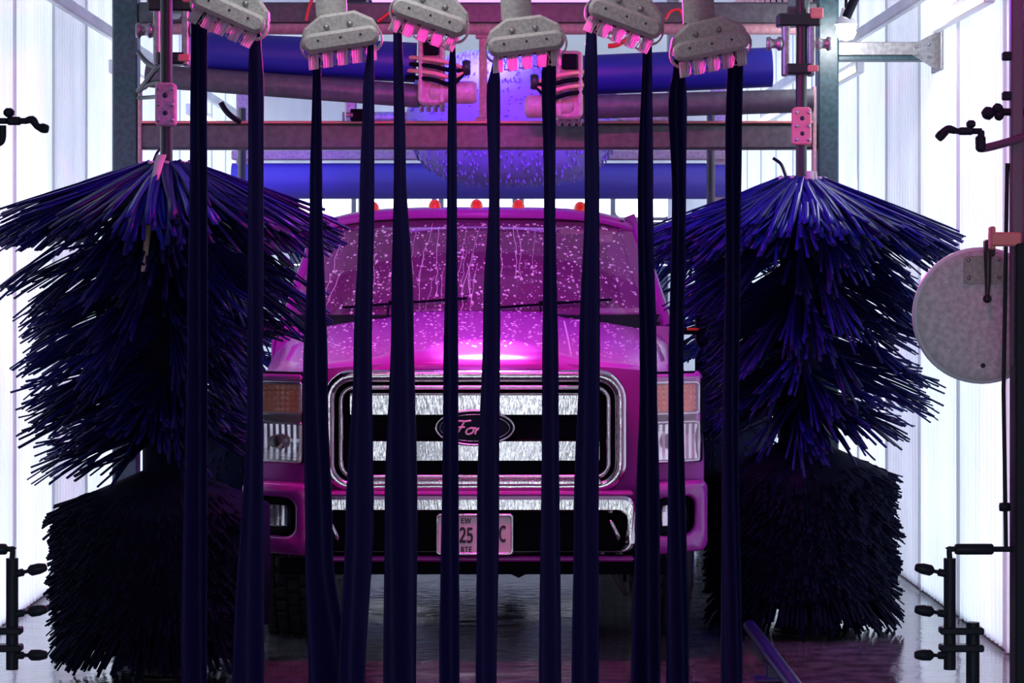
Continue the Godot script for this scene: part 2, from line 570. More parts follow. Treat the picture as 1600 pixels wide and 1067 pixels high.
func setting() -> void:
	var g := Geo.new()
	g.box(Vector3(0, -0.1, -13.5), Vector3(4.7, 0.2, 29.0))
	struct("floor", g, M.floor)
	g = Geo.new()
	g.box(Vector3(0, 3.6, -13.5), Vector3(4.9, 0.2, 29.4))
	struct("ceiling", g, M.ceiling)
	for s in [-1, 1]:
		# solid wall by the entrance, then ribbed translucent daylight sheets 1.2 m wide between slim mullions
		g = Geo.new()
		g.box(Vector3(s * 2.375, 1.75, -5.0), Vector3(0.15, 3.5, 12.0))
		var w := struct("wall_left" if s < 0 else "wall_right", g, M.wall)
		var sheet := Geo.new()
		var rows := [[], []]
		for k in 13:
			var z := -0.594 + 1.188 * k / 12.0
			for q in [[-0.04, 0.0], [-0.018, 0.0], [-0.012, 0.012], [0.012, 0.012], [0.018, 0.0]]:
				if absf(z + q[0]) <= 0.594:
					rows[0].push_back(Vector3(-s * (0.02 + q[1]), 0.02, z + q[0]))
					rows[1].push_back(Vector3(-s * (0.02 + q[1]), 3.5, z + q[0]))
		sheet.sg = -1
		sheet.grid(rows)
		var sheets := [sheet.mesh(M.daylight_sheet), sheet.mesh(M.dimmer_sheet)]
		var mull := Geo.new()
		mull.box(Vector3(0, 1.75, 0), Vector3(0.05, 3.5, 0.03), 0.004)
		var mm := mull.mesh(M.trim)
		for k in 14:
			var o := part_mesh("panel", sheets[1 if [0, 3].has(k) else 0], w)
			o.position = Vector3(s * 2.3, 0, -11.6 - 1.2 * k)
			o = part_mesh("mullion", mm, w)
			o.position = Vector3(s * 2.3, 0, -12.2 - 1.2 * k)
		g = Geo.new()
		g.box(Vector3(s * 2.33, 0.02, -19.5), Vector3(0.08, 0.04, 17.0), 0.006)
		part("kerb", g, M.wall, w)
		g = Geo.new()
		g.box(Vector3(s * 2.235, 3.1, -13.5), Vector3(0.05, 0.07, 28.6), 0.01)
		struct("trim_1" if s < 0 else "trim_2", g, M.wall)
	# far wall with the exit doorway, entrance wall behind the camera
	for e in [[-28.0, "wall_back", -2.0, 1.85, 2.62], [1.0, "wall_front", -1.9, 1.9, 2.8]]:
		g = Geo.new()
		var z: float = e[0]
		g.box(Vector3((-2.45 + e[2]) / 2, 1.75, z), Vector3(e[2] + 2.45, 3.5, 0.2))
		g.box(Vector3((2.45 + e[3]) / 2, 1.75, z), Vector3(2.45 - e[3], 3.5, 0.2))
		g.box(Vector3((e[2] + e[3]) / 2, (3.5 + e[4]) / 2, z), Vector3(e[3] - e[2], 3.5 - e[4], 0.2))
		struct(e[1], g, M.wall)
	g = Geo.new()
	var d1 := struct("door_1", door_frame(), M.trim)
	for k in 5:
		g = Geo.new()
		g.box(Vector3(-0.075, 0.225 + 0.44 * k, -28.0), Vector3(3.84, 0.425, 0.05), 0.008)
		part("door_section", g, M.door_panel, d1)
	g = Geo.new()
	var wx := [[-2.0, -1.36], [-1.24, -0.55], [-0.43, 0.26], [0.38, 1.05], [1.3, 1.85]]
	for w in wx:
		g = Geo.new()
		g.frame(rrect(w[1] - w[0] + 0.1, 0.42, 0.02, Vector2((w[0] + w[1]) / 2, 2.42)), rrect(w[1] - w[0], 0.35, 0.06, Vector2((w[0] + w[1]) / 2, 2.42)), -28.02, -27.98, 0.006)
		var wf := part("window_frame", g, M.door_panel, d1)
		g = Geo.new()
		g.box(Vector3((w[0] + w[1]) / 2, 2.42, -28.0), Vector3(w[1] - w[0], 0.35, 0.006))
		part("pane", g, M.lamp_glass, wf)
	g = Geo.new()
	g.box(Vector3(0, -0.11, -38.0), Vector3(30, 0.2, 19.9))
	g.box(Vector3(0, -0.11, 11.0), Vector3(30, 0.2, 19.9))
	struct("ground_outside", g, M.outside)
	# conveyor guide rail on the floor beside the truck
	var t := thing("guide_rail", "blue tubular wheel guide rail along the floor right of the truck", "rail", Vector3(1.17, 0, 0))
	g = Geo.new()
	g.tube([Vector3(0, 0.1, -12.35), Vector3(0, 0.1, -7.5)], 0.03, 12)
	part("tube", g, M.rail, t)
	for k in 3:
		g = Geo.new()
		g.box(Vector3(0.0, 0.035, -8.0 - k * 1.7), Vector3(0.05, 0.07, 0.05), 0.005)
		g.box(Vector3(0.0, 0.006, -8.0 - k * 1.7), Vector3(0.14, 0.012, 0.12), 0.003)
		part("foot", g, M.rail, t)

# ---------------------------------------------------------------- the truck (its own axes: x right, y up, z towards the camera, 0 at the grille)

func bow(x: float) -> float:
	return 0.02 + 0.22 * pow(clampf((absf(x) - 0.55) / 0.46, 0.0, 1.0), 2.0)

func curved(p: Vector3) -> Vector3:
	return Vector3(p.x, p.y, p.z - bow(p.x))

func hood_y(x: float, s: float) -> float:
	var ax := absf(x)
	return lerpf(1.322, 1.47, pow(s, 0.9)) - 0.085 * pow(ax / 0.86, 2.5) + 0.02 * (1.0 - smoothstep(0.35, 0.43, ax))

func hood_at(x: float, s: float) -> Vector3:
	return Vector3(x, hood_y(x, s), lerpf(-0.165, -1.4, s) - 0.14 * pow(absf(x) / 0.86, 2.5))

func glass_at(u: float, v: float) -> Vector3:
	# the windscreen, u from -1 to 1 across, v from 0 at the cowl to 1 at the roof
	var lo := Vector3(u * 0.915, 1.455, -1.44 - 0.32 * u * u)
	var hi := Vector3(u * 0.775, 1.952 - 0.028 * u * u, -2.06 - 0.15 * u * u)
	var p := lo.lerp(hi, v)
	var bulge := 0.03 * sin(PI * v)
	return p + Vector3(0, bulge * 0.8, bulge * 0.6)

func droplet(g: Geo, p: Vector3, n: Vector3, r: float, h: float) -> void:
	var a := n.cross(Vector3.RIGHT).normalized()
	var b := n.cross(a)
	var lo := []
	var mid := []
	for k in 7:
		var d := a * cos(TAU * k / 7) + b * sin(TAU * k / 7)
		lo.push_back(p + d * r)
		mid.push_back(p + d * r * 0.65 + n * h * 0.75)
	g.grid([lo, mid], true)
	for k in 7:
		g.tri(p + n * h, mid[(k + 1) % 7], mid[k])

func truck() -> void:
	var t := thing("pickup_truck", "wet pickup truck bathed in magenta light, facing the camera behind the hanging cloths", "truck", Vector3(-0.05, 0, -12.0))
	var g := Geo.new()
	# front body under the bonnet: fenders and nose
	var pf := [[0.0, 1.28], [0.4, 1.275], [0.7, 1.25], [0.86, 1.225], [0.95, 1.165], [1.0, 1.04], [1.012, 0.86], [1.0, 0.62]]
	var pr := [[0.0, 1.43], [0.42, 1.425], [0.75, 1.41], [0.89, 1.37], [0.97, 1.29], [1.01, 1.1], [1.015, 0.86], [1.0, 0.55]]
	var rows := []
	for st in [[-0.03, 0.0], [-0.06, 0.0], [-0.3, 0.2], [-0.6, 0.4], [-0.95, 0.65], [-1.3, 0.9], [-1.55, 1.0]]:
		var row := []
		for k in range(15):
			var i := absi(k - 7)
			var q := Vector2(pf[i][0], pf[i][1]).lerp(Vector2(pr[i][0], pr[i][1]), st[1])
			if i == 7 and st[0] < -0.2 and st[0] > -1.4:
				q.y = 0.84
			var x := q.x * (1.0 if k > 7 else -1.0)
			row.push_back(Vector3(x, q.y, st[0] - bow(x) * (1.0 - st[1])))
		rows.push_back(row)
	g.sg = 1
	g.grid(rows)
	part("fender_body", g, M.paint, t)
	g = Geo.new()
	var low := []
	for p in rows[0]:
		low.push_back(Vector3(p.x, 0.62, p.z))
	g.grid([rows[0], low])
	part("nose_panel", g, M.paint, t)
	# bonnet
	g = Geo.new()
	rows = []
	for q in [[0.0, -0.105], [0.022, -0.09], [0.022, -0.075], [0.014, -0.058], [-0.003, -0.041], [-0.028, -0.025], [-0.06, -0.012], [-0.095, -0.004]]:
		var row := []
		for k in 41:
			var x := -0.86 + 0.043 * k
			row.push_back(Vector3(x, hood_y(x, 0.0) + q[1], q[0] - 0.03 - 0.14 * pow(absf(x) / 0.86, 2.5)))
		rows.push_back(row)
	for s in 13:
		var row := []
		for k in 41:
			row.push_back(hood_at(-0.86 + 0.043 * k, s / 12.0))
		rows.push_back(row)
	g.grid(rows)
	var skirt := []
	for e in [0, -1]:
		skirt = []
		for row in rows:
			skirt.push_back([row[e], row[e] - Vector3(0, 0.03, 0)])
		g.grid(skirt)
	var hood := part("hood", g, M.paint, t)
	g = Geo.new()
	for k in 620:
		var x := rng.randf_range(-0.8, 0.8)
		var s := rng.randf()
		var n := (hood_at(x, s + 0.01) - hood_at(x, s)).cross(hood_at(x + 0.01, s) - hood_at(x, s)).normalized()
		if n.y < 0:
			n = -n
		var r := rng.randf_range(0.003, 0.008)
		droplet(g, hood_at(x, s), n, r, r * 0.5)
	for k in 24:
		# water beads along the right crease of the bonnet
		var s := k / 24.0
		droplet(g, hood_at(0.42, s * 0.9), Vector3.UP, 0.006, 0.005)
	part("water_drops", g, M.water, hood).set_meta("kind", "stuff")
	# cowl with two wipers
	g = Geo.new()
	rows = []
	for q in [[0.0, 0.012], [0.5, 0.004], [1.0, -0.004]]:
		var row := []
		for k in 21:
			var u := -1.0 + 0.1 * k
			var a := hood_at(u * 0.86, 1.0) + Vector3(0, -0.012, 0.02)
			row.push_back(a.lerp(glass_at(u, 0.03), q[0]) + Vector3(0, q[1], 0))
		rows.push_back(row)
	g.grid(rows)
	part("cowl", g, M.black_plastic, t)
	for w in [[-0.72, 0.06, -0.05, 0.14], [0.1, 0.06, 0.74, 0.13]]:
		g = Geo.new()
		var pts := []
		for k in 9:
			pts.push_back(glass_at(lerpf(w[0], w[2], k / 8.0), lerpf(w[1], w[3], k / 8.0)) + Vector3(0, 0.014, 0.018))
		g.tube(pts, 0.007, 6)
		g.tube([glass_at(w[0] + 0.25, -0.01) + Vector3(0, 0.0, 0.04), pts[3] + Vector3(0, 0.012, 0.01), pts[5]], 0.006, 6)
		part("wiper", g, M.black_plastic, t)
	# cabin: lower body, roof, pillars, glass
	g = Geo.new()
	g.prism([Vector2(-1.0, 0.5), Vector2(1.0, 0.5), Vector2(1.015, 0.86), Vector2(1.01, 1.1), Vector2(0.975, 1.33), Vector2(0.94, 1.41), Vector2(-0.94, 1.41), Vector2(-0.975, 1.33), Vector2(-1.01, 1.1), Vector2(-1.015, 0.86)], -3.9, -1.55, 0.0)
	part("cab_body", g, M.paint, t)
	g = Geo.new()
	rows = []
	for q in [[0.035, -0.052, 0.006], [0.045, -0.035, 0.0], [0.03, -0.012, 0.0], [-0.03, 0.0, 0.0], [-0.3, 0.012, 0.0], [-0.9, 0.016, 0.0], [-1.5, 0.01, 0.0], [-1.68, -0.01, 0.0], [-1.72, -0.06, 0.0]]:
		var row := []
		for k in 23:
			var u := -1.0 + k / 11.0
			var x := u * 0.80
			row.push_back(Vector3(x, 2.0 + q[1] - 0.07 * pow(absf(u), 4.5), -2.06 + q[0] - 0.15 * u * u * clampf(1.0 + q[0], 0.0, 1.0)))
		rows.push_back(row)
	g.grid(rows)
	for e in [0, -1]:
		skirt = []
		for row in rows:
			skirt.push_back([row[e], row[e] - Vector3(0, 0.05, 0)])
		g.grid(skirt)
	part("roof", g, M.paint, t)
	g = Geo.new()
	g.box(Vector3(0, 1.935, -2.9), Vector3(1.5, 0.012, 1.5), 0.004)
	part("headliner", g, M.dark_interior, t)
	for s in [-1, 1]:
		g = Geo.new()
		g.strand([Vector3(s * 0.955, 1.39, -1.80), Vector3(s * 0.88, 1.66, -2.02), Vector3(s * 0.795, 1.94, -2.26)], 0.055, 0.09, Vector3(1, 0, 0.4 * s))
		part("front_pillar", g, M.paint, t)
		g = Geo.new()
		g.bar(Vector3(s * 0.955, 1.39, -2.95), Vector3(s * 0.80, 1.92, -2.95), 0.04, 0.09, 0.005)
		g.bar(Vector3(s * 0.955, 1.39, -3.72), Vector3(s * 0.80, 1.92, -3.72), 0.04, 0.2, 0.005)
		part("rear_pillar", g, M.paint, t)
		g = Geo.new()
		g.grid([[Vector3(s * 0.955, 1.40, -1.82), Vector3(s * 0.955, 1.40, -3.68)], [Vector3(s * 0.80, 1.92, -2.28), Vector3(s * 0.80, 1.92, -3.68)]])
		part("side_window", g, M.glass, t)
		g = Geo.new()
		g.box(Vector3(s * 1.008, 0.98, -2.35), Vector3(0.02, 0.72, 1.1), 0.006)
		var door := part("door", g, M.paint, t)
		g = Geo.new()
		g.tube([Vector3(s * 1.02, 1.12, -2.78), Vector3(s * 1.045, 1.12, -2.76), Vector3(s * 1.045, 1.12, -2.62), Vector3(s * 1.02, 1.12, -2.6)], 0.012, 6)
		part("handle", g, M.chrome, door)
		# tow mirror on its arm
		g = Geo.new()
		g.prism(rrect(0.2, 0.36, 0.05), -0.05, 0.06, 0.02, Transform3D(Basis(), Vector3(s * 1.2, 1.47, -1.95)))
		var mir := part("door_mirror", g, M.black_plastic, t)
		g = Geo.new()
		g.bar(Vector3(s * 0.99, 1.38, -1.93), Vector3(s * 1.12, 1.38, -1.95), 0.03, 0.035, 0.006)
		part("mirror_arm", g, M.black_plastic, mir)
		g = Geo.new()
		g.bar(Vector3(s * 0.99, 1.54, -1.93), Vector3(s * 1.12, 1.54, -1.95), 0.03, 0.035, 0.006)
		part("mirror_arm", g, M.black_plastic, mir)
		g = Geo.new()
		g.box(Vector3(s * 1.08, 1.55, -1.885), Vector3(0.06, 0.03, 0.012), 0.003)
		g.box(Vector3(s * 1.08, 1.39, -1.885), Vector3(0.06, 0.012, 0.012), 0.003)
		part("marker_lens", g, M.red_lens, mir, "red marker lenses")
	g = Geo.new()
	g.box(Vector3(0, 1.66, -3.78), Vector3(1.72, 0.52, 0.05), 0.01)
	part("rear_wall", g, M.dark_interior, t)
	g = Geo.new()
	rows = []
	for v in 13:
		var row := []
		for k in 25:
			row.push_back(glass_at(-1.0 + k / 12.0, v / 12.0))
		rows.push_back(row)
	g.grid(rows)
	var ws := part("windshield", g, M.glass, t, "rain-beaded windscreen")
	g = Geo.new()
	for k in 1400:
		var u := rng.randf_range(-0.93, 0.93)
		var v := rng.randf_range(0.04, 0.93)
		var p := glass_at(u, v)
		var n := (glass_at(u + 0.01, v) - p).cross(glass_at(u, v + 0.01) - p).normalized()
		if n.z < 0:
			n = -n
		var r := 0.0022 + 0.0062 * pow(rng.randf(), 2.4)
		droplet(g, p, n, r, r * 0.6)
	for k in 26:
		# runs of water down the glass
		var u := clampf(rng.randfn(0.02, 0.32), -0.85, 0.85)
		var v := rng.randf_range(0.35, 0.97)
		var pts := []
		var n := 5 + rng.randi() % 6
		var drift := rng.randf_range(-0.006, 0.003)
		for i in n:
			pts.push_back(glass_at(u, v) + Vector3(0, 0.0006, 0.001))
			u += drift + rng.randf_range(-0.012, 0.012)
			v = maxf(0.03, v - rng.randf_range(0.05, 0.09))
		g.tube(pts, rng.randf_range(0.0008, 0.0018), 5)
		droplet(g, pts[-1], Vector3(0, 0.6, 0.8), 0.009, 0.006)
	part("water_drops", g, M.water, ws).set_meta("kind", "stuff")
	# what shows through the glass
	g = Geo.new()
	rows = []
	for q in [[0.0, 0.0], [0.35, 0.01], [0.62, -0.01], [0.66, -0.06]]:
		var row := []
		for k in 21:
			var u := -1.0 + k * 0.1
			var p := glass_at(u * 0.96, 0.0) + Vector3(0, -0.01, -0.02)
			row.push_back(Vector3(p.x, p.y + q[1], lerpf(p.z, -2.25, q[0])))
		rows.push_back(row)
	g.grid(rows)
	part("dashboard", g, M.dark_interior, t)
	g = Geo.new()
	g.box(Vector3(0, 1.42, -2.9), Vector3(1.86, 0.01, 1.8))
	part("cabin_floor", g, M.dark_interior, t)
	for s in [-0.42, 0.42]:
		g = Geo.new()
		g.prism(rrect(0.5, 0.42, 0.1), -0.07, 0.07, 0.03, Transform3D(Basis(Vector3.RIGHT, -0.2), Vector3(s, 1.5, -2.95)))
		var seat := part("seat_back", g, M.dark_interior, t)
		g = Geo.new()
		g.prism(rrect(0.26, 0.16, 0.06), -0.05, 0.05, 0.03, Transform3D(Basis(), Vector3(s, 1.79, -3.0)))
		part("headrest", g, M.dark_interior, seat)
	g = Geo.new()
	var wheel := []
	for k in 25:
		wheel.push_back(Vector3(0.42, 1.5, -2.3) + Basis(Vector3.RIGHT, -0.5) * Vector3(cos(TAU * k / 24) * 0.18, sin(TAU * k / 24) * 0.18, 0))
	g.tube(wheel, 0.014, 6, false)
	part("steering_wheel", g, M.dark_interior, t)
	g = Geo.new()
	g.prism(rrect(0.22, 0.06, 0.025), -0.015, 0.015, 0.008, Transform3D(Basis(), Vector3(0.0, 1.87, -2.2)))
	part("interior_mirror", g, M.dark_interior, t)
	g = Geo.new()
	g.prism(rrect(0.3, 0.03, 0.01), -0.006, 0.006, 0.003, Transform3D(Basis(Vector3.RIGHT, -0.6), Vector3(0.57, 1.885, -2.2)))
	g.prism(rrect(0.07, 0.055, 0.008), -0.006, 0.006, 0.003, Transform3D(Basis(Vector3.RIGHT, -0.6), Vector3(0.66, 1.85, -2.19)))
	part("sun_visor", g, M.interior_trim, t)
	g = Geo.new()
	g.prism(rrect(0.24, 0.05, 0.008), -0.004, 0.004, 0.002, Transform3D(Basis(Vector3.RIGHT, -1.1), Vector3(0.7, 1.482, -1.86)))
	part("dash_reflection", g, M.interior_trim, t, "pale strip standing in for the bright reflection on the dashboard")  # pale slab painted in place of a reflection on the dash
	for x in [-0.53, -0.213, 0.0, 0.213, 0.53]:
		g = Geo.new()
		var prof := []
		for k in 7:
			prof.push_back([0.034 * cos(PI / 2 * k / 6.0), 0.006 + 0.042 * sin(PI / 2 * k / 6.0)])
		prof.push_front([0.036, -0.01])
		g.lathe(prof, 16, Transform3D(Basis.from_scale(Vector3(1, 1, 1.5)), Vector3(x, 2.0 - 0.07 * pow(absf(x) / 0.8, 4.5), -2.16 - 0.1 * absf(x))))
		part("clearance_light", g, M.red_lens, t, "red-orange dome light on the roof")
	# load bed behind the cab
	g = Geo.new()
	for s in [-1, 1]:
		g.box(Vector3(s * 0.98, 1.05, -5.0), Vector3(0.07, 0.62, 2.1), 0.02)
	g.box(Vector3(0, 0.75, -5.0), Vector3(1.95, 0.06, 2.1))
	g.box(Vector3(0, 1.05, -4.0), Vector3(1.95, 0.6, 0.05), 0.01)
	g.box(Vector3(0, 1.05, -6.05), Vector3(1.95, 0.6, 0.06), 0.02)
	part("load_bed", g, M.paint, t)
	grille(t)
	bumper(t)
	for s in [1, -1]:
		headlight(t, s)
	# wheels and running gear
	for z in [-0.95, -4.75]:
		for s in [-1, 1]:
			var xf := Transform3D(Basis(Vector3.BACK, PI / 2), Vector3(s * 0.85, 0.405, z))
			g = Geo.new()
			g.lathe([[0.24, -0.12], [0.3, -0.135], [0.37, -0.13], [0.392, -0.1], [0.393, 0.1], [0.37, 0.13], [0.3, 0.135], [0.24, 0.12], [0.22, 0.0], [0.24, -0.12]], 36, xf)
			var tire := part("tire", g, M.rubber, t)
			g = Geo.new()
			for k in 34:
				for j in 4:
					var a := TAU * (k + (0.5 if j % 2 else 0.0)) / 34.0
					g.box(Vector3(s * 0.85 - 0.084 + j * 0.056, 0.405 + sin(a) * 0.398, z + cos(a) * 0.398), Vector3(0.045, 0.02, 0.052), 0.004, Basis(Vector3.RIGHT, PI / 2 - a))
			part("tread", g, M.rubber, tire).set_meta("kind", "stuff")
			g = Geo.new()
			g.lathe([[0.0, 0.02], [0.06, 0.03], [0.08, 0.01], [0.19, 0.0], [0.235, 0.09], [0.24, 0.12], [0.22, 0.0], [0.2, -0.1], [0.0, -0.1]], 28, Transform3D(Basis(Vector3.BACK, -PI / 2 * s), Vector3(s * 0.88, 0.405, z)))
			part("rim", g, M.steel, tire)
		g = Geo.new()
		g.tube([Vector3(-0.75, 0.4, z), Vector3(0.75, 0.4, z)], 0.045, 10)
		g.lathe([[0.0, -0.15], [0.1, -0.1], [0.13, 0.0], [0.1, 0.1], [0.0, 0.15]], 16, Transform3D(Basis(), Vector3(0.2, 0.4, z)))
		part("axle", g, M.black_metal, t)
	for s in [-1, 1]:
		g = Geo.new()
		g.box(Vector3(s * 0.45, 0.58, -3.0), Vector3(0.08, 0.14, 5.9), 0.01)
		part("frame_rail", g, M.black_metal, t)
		g = Geo.new()
		g.strand([Vector3(s * 0.45, 0.55, -0.3), Vector3(s * 0.45, 0.44, -0.95), Vector3(s * 0.45, 0.55, -1.6)], 0.07, 0.04, Vector3.RIGHT)
		part("leaf_spring", g, M.black_metal, t)
	# bright steering tie rods seen below the bumper
	g = Geo.new()
	g.tube([Vector3(-0.7, 0.33, -0.75), Vector3(0.7, 0.33, -0.75)], 0.018, 8)
	g.tube([Vector3(0.56, 0.42, -0.55), Vector3(0.69, 0.2, -0.72)], 0.012, 8)
	g.tube([Vector3(0.64, 0.42, -0.55), Vector3(0.74, 0.24, -0.7)], 0.014, 8)
	part("steering_rod", g, M.steel, t)
	g = Geo.new()
	g.box(Vector3(0, 0.55, -0.5), Vector3(1.5, 0.2, 0.5), 0.03)
	part("engine_pan", g, M.black_metal, t)
	g = Geo.new()
	g.box(Vector3(0, 0.56, -6.15), Vector3(1.9, 0.22, 0.12), 0.03)
	part("rear_bumper", g, M.chrome, t)
	g = Geo.new()
	g.lathe([[0.0, -0.1], [0.3, -0.1], [0.37, -0.06], [0.37, 0.06], [0.3, 0.1], [0.0, 0.1]], 28, Transform3D(Basis(), Vector3(0, 0.5, -5.5)))
	part("spare_tire", g, M.rubber, t)
	g = Geo.new()
	g.box(Vector3(-0.68, 0.5, -3.0), Vector3(0.42, 0.26, 1.3), 0.04)
	part("fuel_tank", g, M.black_metal, t)
	for z in [-1.5, -5.3]:
		for s in [-1, 1]:
			g = Geo.new()
			g.box(Vector3(s * 0.86, 0.42, z), Vector3(0.3, 0.5, 0.015), 0.004)
			part("mud_flap", g, M.rubber, t)

func grille(t: Node3D) -> void:
	var g := Geo.new()
	g.prism(rrect(1.27, 0.5, 0.08), -0.03, 0.0, 0.004, Transform3D(Basis(), Vector3(0, 0.985, 0)))
	var gr := part("grille", g, M.black_plastic, t)
	# outer and inner chrome surrounds
	var fat := []
	for k in 10:
		fat.push_back([0.028 * cos(TAU * k / 10), 0.018 + 0.028 * sin(TAU * k / 10)])
	g = Geo.new()
	g.sweep(rrect(1.255, 0.475, 0.1, Vector2(0, 0.987), 8), fat)
	part("chrome_surround", g, M.chrome, gr, "outer chrome surround of the grille")
	var slim := []
	for k in 8:
		slim.push_back([0.013 * cos(TAU * k / 8), 0.02 + 0.02 * sin(TAU * k / 8)])
	g = Geo.new()
	g.sweep(rrect(1.15, 0.385, 0.06, Vector2(0, 0.985), 8), slim)
	part("chrome_surround", g, M.chrome, gr, "inner chrome surround of the grille")
	for y in [1.105, 0.908]:
		g = Geo.new()
		g.sg = -1
		var rows := []
		for x in [-0.54, -0.536, -0.27, 0.0, 0.27, 0.536, 0.54]:
			var e := 0.7 if absf(x) > 0.538 else 1.0
			var ring := []
			for q in [[-0.046, 0.0], [-0.047, 0.038], [-0.044, 0.043], [0.038, 0.043], [0.048, 0.03], [0.05, 0.0]]:
				ring.push_back(Vector3(x, y + q[0] * e, q[1] * e + 0.012 - 0.02 * x * x))
			rows.push_back(ring)
		g.grid(rows)
		part("chrome_bar", g, M.chrome, gr)
	# lower chrome sill of the surround
	g = Geo.new()
	g.box(Vector3(0, 0.768, 0.02), Vector3(1.1, 0.03, 0.06), 0.01)
	part("sill", g, M.chrome, gr)
	# oval emblem with script lettering
	g = Geo.new()
	g.prism(oval(0.33, 0.142), 0.03, 0.064, 0.006, Transform3D(Basis(), Vector3(0, 1.005, 0)))
	var em := part("emblem", g, M.emblem_blue, t, "dark oval grille emblem with white script")
	var ringp := []
	for k in 8:
		ringp.push_back([0.006 * cos(TAU * k / 8), 0.064 + 0.006 * sin(TAU * k / 8)])
	g = Geo.new()
	g.sweep(oval(0.335, 0.147, Vector2(0, 1.005)), ringp)
	g.sweep(oval(0.30, 0.115, Vector2(0, 1.005)), [[0.002, 0.066], [-0.002, 0.066], [0.0, 0.069]])
	part("chrome_ring", g, M.chrome, em)
	g = Geo.new()
	var strokes := [
		[[-0.05, 0.8], [0.1, 0.98], [0.35, 0.95], [0.62, 1.02]], [[0.33, 0.95], [0.29, 0.5], [0.2, 0.08], [0.05, -0.02], [-0.06, 0.12]], [[0.14, 0.5], [0.46, 0.54]],
		[[0.75, 0.47], [0.6, 0.35], [0.6, 0.1], [0.72, 0.0], [0.88, 0.12], [0.88, 0.38], [0.75, 0.47], [0.98, 0.44]],
		[[1.0, 0.46], [1.03, 0.0]], [[1.02, 0.28], [1.12, 0.46], [1.24, 0.42]],
		[[1.62, 0.4], [1.46, 0.44], [1.36, 0.2], [1.46, 0.0], [1.6, 0.1], [1.72, 0.98]], [[1.72, 0.98], [1.66, 0.2], [1.72, 0.0], [1.85, 0.1]]]
	for s in strokes:
		var pts := []
		for q in s:
			pts.push_back(Vector3((q[0] - 0.9) * 0.096 + (q[1] - 0.5) * 0.022, 1.005 + (q[1] - 0.48) * 0.058, 0.066))
		g.tube(smooth_path(pts, 4), 0.0045, 6)
	part("script_lettering", g, M.plate_white, em)

